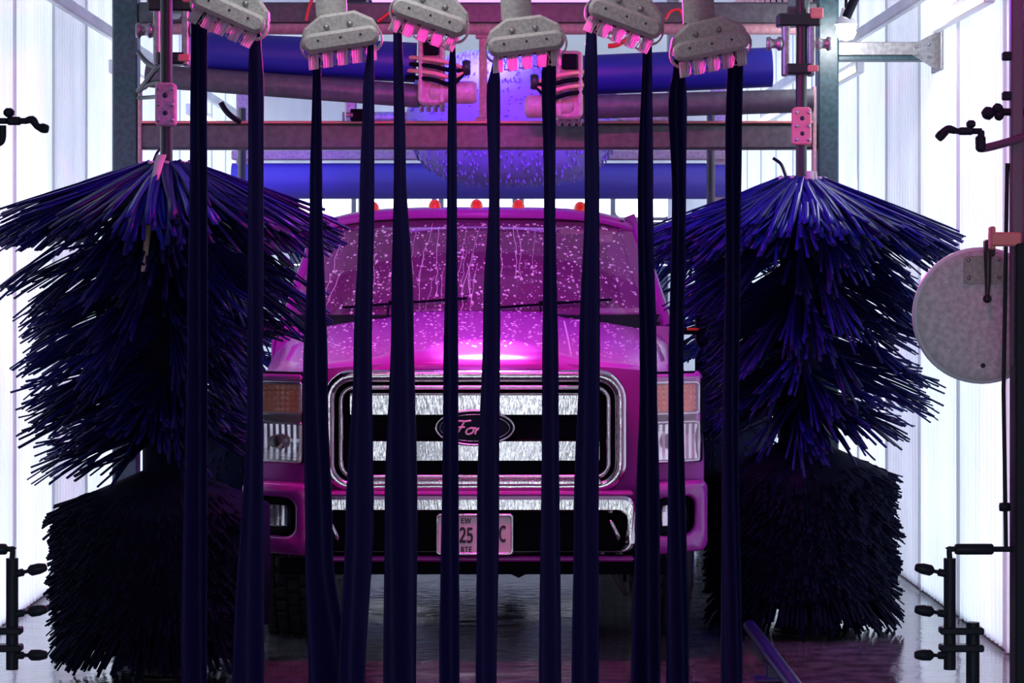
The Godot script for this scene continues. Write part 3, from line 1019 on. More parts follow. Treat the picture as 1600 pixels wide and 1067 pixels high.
func bumper(t: Node3D) -> void:
	var back := Transform3D(Basis(), Vector3(0, 0, 0.0))
	var g := Geo.new()
	g.sg = -1
	g.frame(rrect(1.37, 0.24, 0.05, Vector2(0, 0.597)), rrect(1.29, 0.158, 0.04, Vector2(0, 0.566)), 0.0, 0.14, 0.016, back)
	var b := part("bumper", g, M.chrome, t, "chrome centre of the front bumper")
	g = Geo.new()
	g.box(Vector3(0, 0.57, 0.02), Vector3(1.34, 0.2, 0.04))
	part("bumper_opening", g, M.black_plastic, b)
	g = Geo.new()
	g.box(Vector3(0, 0.725, 0.06), Vector3(1.36, 0.02, 0.12), 0.008)
	part("step_pad", g, M.paint, b)
	g = Geo.new()
	g.box(Vector3(0, 0.448, 0.08), Vector3(1.36, 0.022, 0.1), 0.008)
	part("valance_lip", g, M.paint, b)
	g = Geo.new()
	g.box(Vector3(0, 0.405, 0.0), Vector3(1.7, 0.07, 0.04), 0.01)
	part("air_dam", g, M.black_plastic, b)
	for x in [-0.6, 0.6]:
		g = Geo.new()
		g.tube(smooth_path([Vector3(x - 0.02, 0.61, 0.03), Vector3(x - 0.02, 0.61, 0.12), Vector3(x, 0.57, 0.13), Vector3(x + 0.015, 0.535, 0.12), Vector3(x + 0.01, 0.53, 0.04)], 4), 0.011, 8)
		part("tow_hook", g, M.chrome, b)
	for s in [1, -1]:
		var side := func(p: Vector3) -> Vector3:
			var ax := absf(p.x)
			return Vector3(p.x * s, p.y, p.z - 0.3 * pow(clampf((ax - 0.7) / 0.32, 0.0, 1.0), 2.0))
		g = Geo.new()
		g.frame(rrect(0.32, 0.305, 0.04, Vector2(0.86, 0.612)), rrect(0.19, 0.17, 0.05, Vector2(0.862, 0.622)), 0.0, 0.125, 0.015)
		g.warp(side)
		part("bumper_end", g, M.paint, b, "painted end of the front bumper")
		g = Geo.new()
		g.frame(rrect(0.195, 0.175, 0.05, Vector2(0.862, 0.622)), rrect(0.125, 0.105, 0.035, Vector2(0.862, 0.622)), 0.0, 0.06, 0.006)
		g.box(Vector3(0.862, 0.622, 0.0), Vector3(0.2, 0.18, 0.02))
		g.warp(side)
		var fog := part("fog_lamp", g, M.black_plastic, t, "square fog lamp in the bumper")
		g = Geo.new()
		var rows := []
		for j in 7:
			var row := []
			for i in 9:
				var u := -1.0 + i / 4.0
				var v := -1.0 + j / 3.0
				row.push_back(Vector3(0.862 + u * 0.052, 0.622 + v * 0.043, 0.02 + 0.02 * (u * u + v * v) * 0.5 + (0.005 if i % 2 else 0.0)))
			rows.push_back(row)
		g.sg = -1
		g.grid(rows)
		g.warp(side)
		part("reflector", g, M.reflector, fog)
		g = Geo.new()
		g.prism(rrect(0.115, 0.095, 0.03, Vector2(0.862, 0.622)), 0.05, 0.056, 0.002)
		g.warp(side)
		part("lens", g, M.lamp_glass, fog)
	# licence plate
	g = Geo.new()
	g.prism(rrect(0.318, 0.165, 0.012), 0.14, 0.15, 0.002, Transform3D(Basis(), Vector3(0, 0.555, 0)))
	var pl := part("license_plate", g, M.plate_white, t, "white licence plate with dark characters")
	g = Geo.new()
	g.frame(rrect(0.33, 0.178, 0.016, Vector2(0, 0.555)), rrect(0.308, 0.152, 0.01, Vector2(0, 0.555)), 0.138, 0.157, 0.003)
	part("plate_frame", g, M.chrome, pl)
	lettering("lettering", "EW", 0.022, M.ink, pl, Vector3(-0.038, 0.613, 0.151), 1.0)
	lettering("lettering", "25", 0.066, M.ink, pl, Vector3(-0.036, 0.551, 0.151), 0.62)
	lettering("lettering", "C", 0.07, M.ink, pl, Vector3(0.118, 0.556, 0.151), 0.55)
	lettering("lettering", "RTE", 0.026, M.ink, pl, Vector3(-0.036, 0.49, 0.151), 0.8)

func headlight(t: Node3D, s: int) -> void:
	var flip := func(p: Vector3) -> Vector3:
		var q := curved(p)
		return Vector3(q.x * s, q.y, q.z)
	var g := Geo.new()
	g.box(Vector3(0.872, 1.04, -0.015), Vector3(0.26, 0.4, 0.05), 0.01)
	g.warp(flip)
	var h := part("headlight", g, M.black_plastic, t, "stacked headlight with amber top and clear bottom")
	# chrome trim with a notch between the two lenses
	g = Geo.new()
	g.frame(rrect(0.245, 0.15, 0.02, Vector2(0.868, 1.125), 4), rrect(0.215, 0.12, 0.012, Vector2(0.868, 1.125), 4), 0.0, 0.035, 0.006)
	g.frame(rrect(0.245, 0.185, 0.02, Vector2(0.868, 0.935), 4), rrect(0.215, 0.155, 0.012, Vector2(0.868, 0.935), 4), 0.0, 0.035, 0.006)
	g.warp(flip)
	part("trim", g, M.chrome, h)
	g = Geo.new()
	g.box(Vector3(0.872, 1.215, 0.0), Vector3(0.25, 0.03, 0.05), 0.01)
	g.box(Vector3(0.975, 1.04, -0.005), Vector3(0.03, 0.4, 0.05), 0.01)
	g.warp(flip)
	part("painted_edge", g, M.paint, h)
	g = Geo.new()
	g.sg = -1
	for j in 5:
		for i in 9:
			var c := Vector3(0.868 - 0.214 / 2 + 0.214 * (i + 0.5) / 9, 1.065 + 0.12 * (j + 0.5) / 5, 0.012)
			var a := Vector3(0.0118, 0, 0)
			var b := Vector3(0, 0.0118, 0)
			var top := c + Vector3(0, 0, 0.008)
			g.tri(c - a - b, c - a + b, top); g.tri(c - a + b, c + a + b, top); g.tri(c + a + b, c + a - b, top); g.tri(c + a - b, c - a - b, top)
	g.warp(flip)
	part("turn_lens", g, M.amber, h, "amber turn lens")
	g = Geo.new()
	var rows := []
	for j in 11:
		var row := []
		for i in 17:
			var u := -1.0 + i / 8.0
			var v := -1.0 + j / 5.0
			row.push_back(Vector3(0.868 + u * 0.107, 0.935 + v * 0.077, -0.005 + 0.035 * clampf(u * u * 0.6 + v * v * 0.5, 0.0, 1.0) + (0.004 if i % 2 else 0.0)))
		rows.push_back(row)
	g.sg = -1
	g.grid(rows)
	g.warp(flip)
	part("reflector", g, M.reflector, h)
	g = Geo.new()
	g.lathe([[0.0, 0.03], [0.02, 0.026], [0.03, 0.012], [0.032, 0.0]], 16, Transform3D(Basis(Vector3.RIGHT, PI / 2), Vector3(0.868, 0.935, 0.002)))
	g.warp(flip)
	part("bulb_shield", g, M.black_metal, h)
	g = Geo.new()
	g.box(Vector3(0.868, 1.033, 0.038), Vector3(0.235, 0.37, 0.004), 0.001)
	g.warp(flip)
	part("cover_lens", g, M.lamp_glass, h)

# ---------------------------------------------------------------- rotating side brushes

func strand_path(a: float, y0: float, e: float, sag: float, r1: float, twist: float, r0 := 0.06) -> Array:
	var pts := []
	for i in 6:
		var f := i / 5.0
		var r := lerpf(r0, r1, f)
		var b := a + twist * f
		pts.push_back(Vector3(r * cos(b), y0 - tan(e) * (r - r0) - sag * f * f, r * sin(b)))
	return pts

func side_brush(label: String, at: Vector3, top: float, spread: float, low_top: float, low_r: float, low_bottom: float, avoid: Callable, bundles: int, singles: int, bristles: int, shaft_top: float) -> Node3D:
	var t := thing("side_brush", label, "brush", at, "vertical side brushes")
	var g := Geo.new()
	g.tube([Vector3(0, 0.02, 0), Vector3(0, shaft_top, 0)], 0.026, 12)
	part("shaft", g, M.black_metal, t)
	g = Geo.new()
	g.lathe([[0.0, top + 0.015], [0.11, top + 0.012], [0.125, top - 0.01], [0.1, top - 0.04], [0.1, 0.25], [0.0, 0.25]], 20)
	part("core_tube", g, M.bristle, t)
	for k in 10:
		var a := TAU * (k + 0.3) / 10
		g = Geo.new()
		g.box(Vector3(cos(a) * 0.105, top + 0.012, sin(a) * 0.105), Vector3(0.03, 0.014, 0.02), 0.003, Basis(Vector3.UP, -a))
		part("top_clip", g, M.clip, t)
	var mats := [M.foam, M.foam2, M.foam3]
	var joined := [Geo.new(), Geo.new(), Geo.new()]
	var left := singles
	for b in bundles:
		var roof := b < bundles / 5
		var h := 0.0 if roof else pow(rng.randf(), 0.8)
		var y0 := lerpf(top, low_top + 0.15, h)
		var a := TAU * b / (bundles / 5.0) if roof else rng.randf() * TAU
		var e := rng.randf_range(0.33, 0.42) if roof else rng.randf_range(0.26, 0.52) * lerpf(1.0, 0.5, h)
		var r1 := spread * (rng.randf_range(0.94, 1.05) if roof else rng.randf_range(0.72, 1.0) * lerpf(1.0, 0.84, h))
		var sag := rng.randf_range(0.0, 0.07) if roof else rng.randf_range(-0.02, 0.2) * lerpf(1.0, 0.4, h)
		var tw := rng.randf_range(-0.12, 0.12)
		var kind := rng.randi() % 3
		var n := 9 if roof else 9
		for k in n:
			var ak := a + (rng.randf() - 0.5) * (0.26 if roof else 0.15)
			var rk := r1 * rng.randf_range(0.86, 1.02)
			var pts := strand_path(ak, y0 + rng.randf_range(-0.03, 0.02), e + rng.randf_range(-0.06, 0.06), sag + rng.randf_range(-0.04, 0.06), rk, tw + rng.randf_range(-0.1, 0.1), 0.09)
			while avoid.call(at + pts[5]) or avoid.call(at + pts[3]):
				rk *= 0.8
				pts = strand_path(ak, y0, e, sag, rk, tw, 0.09)
				if rk < 0.15:
					break
			var side: Vector3 = (pts[5] - pts[0]).cross(Vector3.UP).normalized() + Vector3.UP * rng.randf_range(-0.5, 0.5)
			var w := rng.randf_range(0.018, 0.036) if roof else rng.randf_range(0.009, 0.021)
			if left > 0 and k == 0 and (roof or b % 2 == 0):
				left -= 1
				g = Geo.new()
				g.strand(pts, w * 1.2, 0.006, side, 0.8)
				part("strand", g, mats[kind], t)
			else:
				joined[kind].strand(pts, w, 0.006, side, 0.7)
	for k in 3:
		part("foam_strands", joined[k], mats[k], t).set_meta("kind", "stuff")
	# dense lower bristles
	g = Geo.new()
	g.lathe([[0.1, low_top], [low_r * 0.84, low_top - 0.14], [low_r * 0.86, low_bottom + 0.1], [low_r * 0.6, low_bottom + 0.05], [0.1, low_bottom + 0.04]], 28)
	for k in bristles:
		var f := rng.randf()
		var a := rng.randf() * TAU
		var y := lerpf(low_top - 0.02, low_bottom + 0.05, f)
		var lump := 0.5 + 0.5 * sin(a * 5.0 + f * 9.0) * sin(f * 23.0 + a * 2.0)
		var r := low_r * rng.randf_range(0.9, 0.99) * lerpf(0.95, 1.03, lump) * clampf(0.25 + f * 7.0, 0.25, 1.0)
		if f > 0.93:
			r *= lerpf(1.0, 0.6, (f - 0.93) / 0.07 * rng.randf())
		var d := Vector3(cos(a), 0, sin(a))
		var e := Vector3(0, y - r * rng.randf_range(0.1, 0.24) - (0.05 if f > 0.85 else 0.0), 0) + d * r
		if avoid.call(at + e):
			continue
		g.strand([Vector3(0, y, 0) + d * r * 0.55, Vector3(0, y - r * 0.05, 0) + d * r * 0.8, e], 0.016, 0.006, d.cross(Vector3.UP) + Vector3.UP * rng.randf_range(-0.6, 0.6), 0.8)
	part("lower_bristles", g, M.bristle, t).set_meta("kind", "stuff")
	g = Geo.new()
	g.lathe([[0.0, low_bottom + 0.2], [0.07, low_bottom + 0.2], [0.075, 0.09], [0.1, 0.07], [0.13, 0.015], [0.13, 0.0], [0.0, 0.0]], 20)
	part("floor_pivot", g, M.black_metal, t)
	return t

func strap(t: Node3D, top: float, a: float, reach: float, w: float) -> void:
	var pts := []
	for i in 7:
		var f := i / 6.0
		var r := lerpf(0.12, reach, f)
		pts.push_back(Vector3(cos(a) * r, top + 0.05 - 0.42 * (r - 0.1) - 0.3 * f * f, sin(a) * r))
	var g := Geo.new()
	g.strand(pts, w, 0.006, Vector3(-sin(a), 0, cos(a)), 0.5)
	part("tan_strand", g, M.tan, t, "single tan strand among the blue ones")

func coupling(t: Node3D, y0: float, y1: float, w: float, m: Material) -> void:
	# bolted plate that joins the brush shaft to the arm above
	var g := Geo.new()
	g.prism(rrect(w, y1 - y0, 0.018), -0.02, 0.045, 0.006, Transform3D(Basis(), Vector3(0, (y0 + y1) / 2, 0)))
	var p := part("coupling_plate", g, m, t, "bolted coupling plate on the brush shaft")
	for s in [-1, 1]:
		for k in 3:
			g = Geo.new()
			g.lathe([[0.0, 0.056], [0.008, 0.056], [0.009, 0.045], [0.009, 0.04]], 6, Transform3D(Basis(Vector3.RIGHT, PI / 2), Vector3(s * w * 0.33, lerpf(y0, y1, 0.14 + 0.36 * k), 0)))
			part("bolt", g, M.steel, p)
	for k in 2:
		g = Geo.new()
		g.lathe([[0.0, 0.047], [0.009, 0.047], [0.011, 0.045], [0.011, 0.04]], 10, Transform3D(Basis(Vector3.RIGHT, PI / 2), Vector3(0, lerpf(y0, y1, 0.3 + 0.4 * k), 0)))
		part("bolt", g, M.black_metal, p)

func in_truck(p: Vector3) -> bool:
	var x := absf(p.x + 0.05)
	if p.z > -11.82 or p.z < -18.2:
		return false
	if p.z > -13.5:
		return x < 1.06 and p.y < 1.36 + 0.1 * clampf((-12.0 - p.z), 0.0, 1.5) + 0.07 * (1.0 - x)
	return x < 1.06 and p.y < 2.06

func near_left_lamp(p: Vector3) -> bool:
	# the strands of the left brush rest against the fender: none hang in front of the headlight
	return in_truck(p) or (p.x > -0.96 and p.y < 1.37)

func brushes() -> void:
	var t := side_brush("dark navy side brush with drooping strands on the left of the truck", Vector3(-1.3352, 0, -11.6), 2.114, 0.74, 0.8455, 0.5127, 0.1165, near_left_lamp, 240, 150, 3600, 2.8617)
	strap(t, 2.114, 1.62, 0.55, 0.04)
	coupling(t, 2.2795, 2.4611, 0.0855, M.pale_machine)
	t = side_brush("blue side brush with long strands on the right of the truck", Vector3(1.4724, 0, -13.0), 2.0999, 0.76, 0.8819, 0.4788, 0.0799, in_truck, 250, 150, 3400, 3.0067)
	strap(t, 2.0999, 1.35, 0.16, 0.04)
	strap(t, 2.0999, 1.15, 0.15, 0.02)
	coupling(t, 2.2675, 2.4441, 0.0868, M.red_machine)
	# a second pair stands beyond the truck
	side_brush("far blue side brush half hidden behind the left brush", Vector3(-1.52, 0, -17.3), 2.1, 0.62, 1.0, 0.45, 0.15, in_truck, 90, 0, 700, 2.7)
	side_brush("far blue side brush half hidden behind the right brush", Vector3(1.42, 0, -17.6), 2.06, 0.62, 1.0, 0.45, 0.15, in_truck, 90, 0, 700, 2.7)

# ---------------------------------------------------------------- gantry that carries the brushes

func hose_thing(label: String, pts: Array, r: float, m: Material, group := "hoses on the gantry") -> void:
	var g := Geo.new()
	g.tube(smooth_path(pts, 6), r, 8)
	single("hose", g, m, label, "hose", group)

func gantry() -> void:
	var t := thing("brush_gantry", "dark steel gantry across the tunnel above the truck", "gantry", Vector3(0, 0, -13.9))
	var g: Geo
	for q in [[178, 217], [1276, 1308]]:
		g = Geo.new()
		var xc: float = (q[0] + q[1] - 1520) / 2.0 * 13.9 / 4344.0
		g.box(Vector3(xc, 1.6, 0), Vector3((q[1] - q[0]) * 13.9 / 4344.0, 3.2, 0.14), 0.008)
		var post := part("post", g, M.teal, t)
		g = Geo.new()
		g.box(Vector3(xc, 0.01, 0), Vector3(0.3, 0.02, 0.3), 0.004)
		part("base_plate", g, M.teal, post)
		g = Geo.new()
		g.box(Vector3(xc + (0.075 if xc < 0 else -0.07), 2.35, 0.05), Vector3(0.018, 0.5, 0.05), 0.004)
		part("edge_rail", g, M.pale_machine, post)
	g = Geo.new()
	g.box(Vector3((-1.7375 + 1.6511) / 2, 2.9655, 0.0), Vector3(3.3886, 0.1088, 0.12), 0.01)
	part("top_beam", g, M.beam, t)
	g = Geo.new()
	g.tube([Vector3(-1.7119, 2.8855, 0.06), Vector3(1.6319, 2.8855, 0.06)], 0.028, 12)
	part("cross_tube", g, M.pale_machine, t)
	g = Geo.new()
	g.box(Vector3((-1.7375 + 1.6511) / 2, 2.3512, 0.0), Vector3(3.3886, 0.128, 0.12), 0.012)
	part("lower_beam", g, M.beam, t)
	g = Geo.new()
	g.box(Vector3((-1.7375 + 1.6511) / 2, 2.4216, 0.03), Vector3(3.3598, 0.012, 0.09), 0.003)
	part("beam_highlight", g, M.red_machine, t)  # red strip paints the highlight along the beam's upper edge
	g = Geo.new()
	g.box(Vector3(-0.016, 2.6455, 0.02), Vector3(0.0416, 0.48, 0.045), 0.006)
	g.box(Vector3(-0.016, 2.8567, 0.02), Vector3(0.0768, 0.032, 0.06), 0.004)
	g.box(Vector3(-0.016, 2.4344, 0.02), Vector3(0.0768, 0.0256, 0.06), 0.004)
	part("centre_post", g, M.pale_machine, t)
	# the two swing arms with their drive units, left then right
	for s in [-1, 1]:
		var L: bool = s < 0
		t = thing("swing_arm", "blue covered swing arm with drive unit, %s half of the gantry" % ["left" if L else "right"], "machine arm", Vector3(0, 0, -13.7), "brush swing arms")
		g = Geo.new()
		var o := Vector3(0, 0, 13.7)
		var a: Vector3 = (Vector3(-1.4454, 2.7598, -13.65) if L else Vector3(1.3983, 2.6812, -13.65)) + o
		var b: Vector3 = (Vector3(-0.3456, 2.7032, -13.65) if L else Vector3(0.4556, 2.6404, -13.65)) + o
		g.tube([a, b], 0.098, 24)
		part("arm_cover", g, M.blue_cover, t)
		a = (Vector3(-1.6656, 2.6368, -13.6) if L else Vector3(1.5967, 2.5147, -13.6)) + o
		b = (Vector3(-0.3287, 2.5366, -13.6) if L else Vector3(0.4383, 2.4803, -13.6)) + o
		g = Geo.new()
		g.tube([a, b], 0.058, 20)
		part("arm_tube", g, M.beam, t)
		# drive unit
		var cx: float = -0.2673 if L else 0.404
		var cy: float = 2.6545 if L else 2.5861
		g = Geo.new()
		g.prism(rrect(0.13, 0.33, 0.03), 0.0, 0.2, 0.01, Transform3D(Basis(), Vector3(cx, cy, 0)))
		var unit := part("drive_plate", g, M.pale_machine, t)
		for k in 2:
			g = Geo.new()
			g.box(Vector3(cx + (k - 0.5) * 0.1, cy, 0.205), Vector3(0.02, 0.31, 0.02), 0.004)
			part("rib", g, M.pale_machine, unit)
		g = Geo.new()
		g.box(Vector3(cx - 0.0, cy + 0.11, 0.215), Vector3(0.075, 0.075, 0.03), 0.006)
		part("control_box", g, M.black_plastic, unit)
		g = Geo.new()
		var motor_y := cy - 0.105
		g.lathe([[0.0, -0.12], [0.045, -0.12], [0.055, -0.1], [0.055, 0.0], [0.05, 0.005], [0.05, 0.03], [0.056, 0.035], [0.056, 0.1], [0.04, 0.115], [0.0, 0.12]], 20, Transform3D(Basis(Vector3.BACK, PI / 2), Vector3(cx - s * 0.1, motor_y, 0.16)))
		part("motor", g, M.pale_machine, t)
		g = Geo.new()
		g.lathe([[0.0, -0.02], [0.035, -0.02], [0.04, 0.0], [0.035, 0.02], [0.0, 0.02]], 14, Transform3D(Basis(Vector3.BACK, PI / 2), Vector3(cx - s * 0.17, motor_y + 0.12, 0.17)))
		part("valve", g, M.black_metal, t)
		for k in 4:
			g = Geo.new()
			var y := cy + 0.05 - k * 0.032
			g.tube(smooth_path([Vector3(cx + s * 0.12, y + 0.02, 0.12), Vector3(cx, y, 0.24), Vector3(cx - s * 0.1, y - 0.02, 0.22), Vector3(cx - s * 0.17, motor_y + 0.11, 0.17)], 5), 0.011, 8)
			part("hydraulic_hose", g, M.black_plastic if k % 2 else M.red_machine, t)
		for k in 4:
			g = Geo.new()
			g.lathe([[0.0, -0.02], [0.011, -0.02], [0.011, 0.0], [0.014, 0.002], [0.014, 0.02]], 6, Transform3D(Basis(), Vector3(cx - 0.05 + k * 0.034, cy - 0.175, 0.1)))
			part("bolt", g, M.steel, unit)
		# bearing head over the brush shaft
		var bx: float = -1.3308 if L else 1.4604
		var bz: float = 1.25 if L else 0.0
		var by: float = 2.6743 if L else 2.7224
		t = thing("bearing_head", "bearing head with rollers above the %s side brush" % ["left" if L else "right"], "bearing", Vector3(bx, by, -13.0 + bz), "brush bearing heads")
		for k in [-1, 1]:
			g = Geo.new()
			g.box(Vector3(k * 0.06, 0.0, -0.02), Vector3(0.03, 0.26, 0.1), 0.006)
			part("cheek_plate", g, M.steel, t)
			g = Geo.new()
			g.lathe([[0.0, -0.035], [0.03, -0.035], [0.034, -0.02], [0.022, -0.01], [0.022, 0.01], [0.034, 0.02], [0.03, 0.035], [0.0, 0.035]], 16, Transform3D(Basis(Vector3.BACK, PI / 2), Vector3(k * 0.115, 0.02, 0.0)))
			part("roller", g, M.steel, t)
		g = Geo.new()
		g.box(Vector3(0, 0.13, -0.02), Vector3(0.2, 0.06, 0.12), 0.008)
		part("head_block", g, M.black_metal, t)
		g = Geo.new()
		g.box(Vector3(0, -0.1, -0.01), Vector3(0.12, 0.05, 0.12), 0.008)
		part("collar", g, M.black_metal, t)
		g = Geo.new()
		g.box(Vector3(0.08, 0.16, 0.03), Vector3(0.06, 0.05, 0.05), 0.006)
		g.box(Vector3(0.06, -0.1, 0.06), Vector3(0.05, 0.03, 0.02), 0.004)
		part("sensor", g, M.red_machine, t, "red sensor block")
		g = Geo.new()
		g.bar(Vector3(0, 0.15, -0.05), Vector3(-1.563 - bx if L else 1.5503 - bx, 0.3, -2.0 if L else -0.75), 0.1, 0.1, 0.01)
		part("reach_arm", g, M.beam, t)
	# hoses and cables on the gantry
	hose_thing("black hose looping from the left post to the bearing head", [Vector3(-1.5529, 2.6534, -12.4), Vector3(-1.4885, 2.5924, -12.2), Vector3(-1.4144, 2.555, -12), Vector3(-1.3697, 2.564, -11.9)], 0.011, M.hose)
	hose_thing("black cable slanting below the left bearing head", [Vector3(-1.5529, 2.4821, -12.4), Vector3(-1.4941, 2.5082, -12.2), Vector3(-1.4254, 2.5495, -12), Vector3(-1.3752, 2.564, -11.9)], 0.012, M.hose)
	hose_thing("black hose bowed into the left coupling plate", [Vector3(-1.5529, 2.4821, -12.4), Vector3(-1.4829, 2.4969, -12.2), Vector3(-1.4144, 2.4915, -12), Vector3(-1.3636, 2.4586, -11.8)], 0.012, M.hose)
	hose_thing("short straight cable beside the left coupling plate", [Vector3(-1.5529, 2.4507, -12.4), Vector3(-1.4744, 2.4408, -12.2), Vector3(-1.3687, 2.4174, -11.75)], 0.009, M.hose)
	hose_thing("thin cable arching into the top of the left brush", [Vector3(-1.4119, 2.1252, -11.75), Vector3(-1.3962, 2.1815, -11.8), Vector3(-1.3694, 2.2138, -11.85), Vector3(-1.3587, 2.2298, -11.9)], 0.006, M.hose)
	hose_thing("thin black cable arching into the top of the right brush", [Vector3(1.351, 2.2119, -13.1), Vector3(1.3872, 2.1847, -13.1), Vector3(1.3999, 2.1407, -13.05), Vector3(1.4065, 2.1029, -13)], 0.008, M.hose)
	hose_thing("black hose in the gap below the left swing arm", [Vector3(-1.3136, 2.5146, -13.75), Vector3(-1.2914, 2.4766, -13.75), Vector3(-1.2598, 2.445, -13.75), Vector3(-1.2262, 2.4224, -13.8)], 0.014, M.hose)
	hose_thing("red air hose left of the second carrier", [Vector3(-0.842, 3.0591, -13.75), Vector3(-0.8736, 2.9958, -13.75), Vector3(-0.8926, 2.9198, -13.75)], 0.008, M.red_hose, "red air hoses")
	hose_thing("red air hose between the second and third carriers", [Vector3(-0.4273, 2.9958, -13.75), Vector3(-0.4811, 2.9578, -13.75), Vector3(-0.5381, 2.9135, -13.75)], 0.008, M.red_hose, "red air hoses")
	hose_thing("red air hose curling beside the rightmost carrier", [Vector3(0.8863, 2.9261, -13.75), Vector3(0.9116, 2.9641, -13.75), Vector3(0.9559, 2.9704, -13.75), Vector3(0.9812, 2.9135, -13.75)], 0.007, M.red_hose, "red air hoses")
	hose_thing("red air hose lying on the tube behind the fifth carrier", [Vector3(0.6014, 2.7932, -13.75), Vector3(0.6489, 2.7995, -13.75), Vector3(0.6964, 2.8248, -13.75), Vector3(0.7597, 2.8312, -13.75)], 0.012, M.red_hose, "red air hoses")
	# black hose clamps on the lower beam
	t = thing("limit_switch", "small black limit switch on the lower beam behind the fourth cloth", "switch", Vector3(-0.6331, 2.4513, -13.75))
	g = Geo.new()
	g.box(Vector3.ZERO, Vector3(0.08, 0.06, 0.05), 0.006)
	part("body", g, M.black_plastic, t)
	g = Geo.new()
	g.tube([Vector3(-0.03, 0, 0.02), Vector3(-0.05, 0.0, 0.03), Vector3(-0.06, 0.0, 0.03)], 0.012, 10)
	part("roller", g, M.steel, t)
	# wall bracket right of the gantry
	t = thing("wall_bracket", "grey steel channel bracing the gantry to the right wall", "bracket", Vector3(0, 2.7767, -13.9))
	g = Geo.new()
	g.box(Vector3((1.7535 + 2.25) / 2, 0.012, 0), Vector3(2.25 - 1.7535, 0.0672, 0.1), 0.004)
	part("channel", g, M.steel, t)
	g = Geo.new()
	g.box(Vector3((1.7535 + 2.2) / 2, -0.036, 0), Vector3(2.2 - 1.7535, 0.0224, 0.12), 0.003)
	part("lower_flange", g, M.teal, t)
	g = Geo.new()
	g.box(Vector3(2.255, 0, 0), Vector3(0.014, 0.2, 0.3), 0.003)
	g.prism([Vector2(2.12, -0.02), Vector2(2.25, -0.1), Vector2(2.25, 0.1), Vector2(2.12, 0.03)], 0.05, 0.062)
	var wp := part("wall_plate", g, M.steel, t)
	for q in [[2.14, 0.02], [2.14, -0.02], [2.2, 0.03], [2.2, -0.03]]:
		g = Geo.new()
		g.lathe([[0.0, 0.078], [0.008, 0.078], [0.008, 0.06]], 6, Transform3D(Basis(Vector3.RIGHT, PI / 2), Vector3(q[0], q[1], 0)))
		part("bolt", g, M.steel, wp)
	# plastic cable chain at the top right
	t = thing("cable_chain", "pale segmented cable chain above the rightmost carrier", "cable chain", Vector3.ZERO)
	var cc := smooth_path([Vector3(1.162, 2.9194, -14.1), Vector3(1.2659, 3.0038, -14.1), Vector3(1.3957, 3.0492, -14.1), Vector3(1.5742, 3.0557, -14.1), Vector3(1.7528, 3.1012, -14.1)], 6)
	for k in cc.size() - 1:
		g = Geo.new()
		var q: Vector3 = cc[k]
		g.box(q, Vector3(0.022, 0.085, 0.09), 0.004, Basis(Vector3.BACK, 0.35 if k < 12 else 0.0))
		part("link", g, M.white_paint, t)
	g = Geo.new()
	g.tube(cc, 0.03, 8)
	part("cable_core", g, M.hose, t)
	# small work lamp and straps by the right post
	t = thing("work_lamp", "small bright work lamp beside the top of the right post", "lamp", Vector3(1.7465, 2.8565, -13.5))
	g = Geo.new()
	g.lathe([[0.0, 0.1], [0.02, 0.1], [0.03, 0.06], [0.05, 0.04], [0.055, 0.02]], 16)
	part("lamp_cap", g, M.white_paint, t)
	g = Geo.new()
	g.lathe([[0.045, 0.02], [0.05, -0.02], [0.035, -0.05], [0.0, -0.06]], 16)
	part("bulb", g, glow(Vector3(1, 1, 1), 4.0), t)
	g = Geo.new()
	g.tube([Vector3(0.0, 0.1, 0), Vector3(0.0, 0.55, 0)], 0.008, 6)
	part("cord", g, M.hose, t)
	var l := OmniLight3D.new()
	l.name = "light"
	l.light_energy = 0.35
	l.light_size = 0.03
	l.omni_range = 30.0
	l.omni_attenuation = 2.0
	l.shadow_enabled = true
	t.add_child(l)
	l.position = Vector3(0, -0.02, 0)
	hose_thing("black strap hanging beside the work lamp", [Vector3(1.7758, 3.0071, -13.3), Vector3(1.7482, 2.952, -13.3), Vector3(1.7207, 2.8908, -13.3)], 0.022, M.hose)

# ---------------------------------------------------------------- wash station beyond the truck

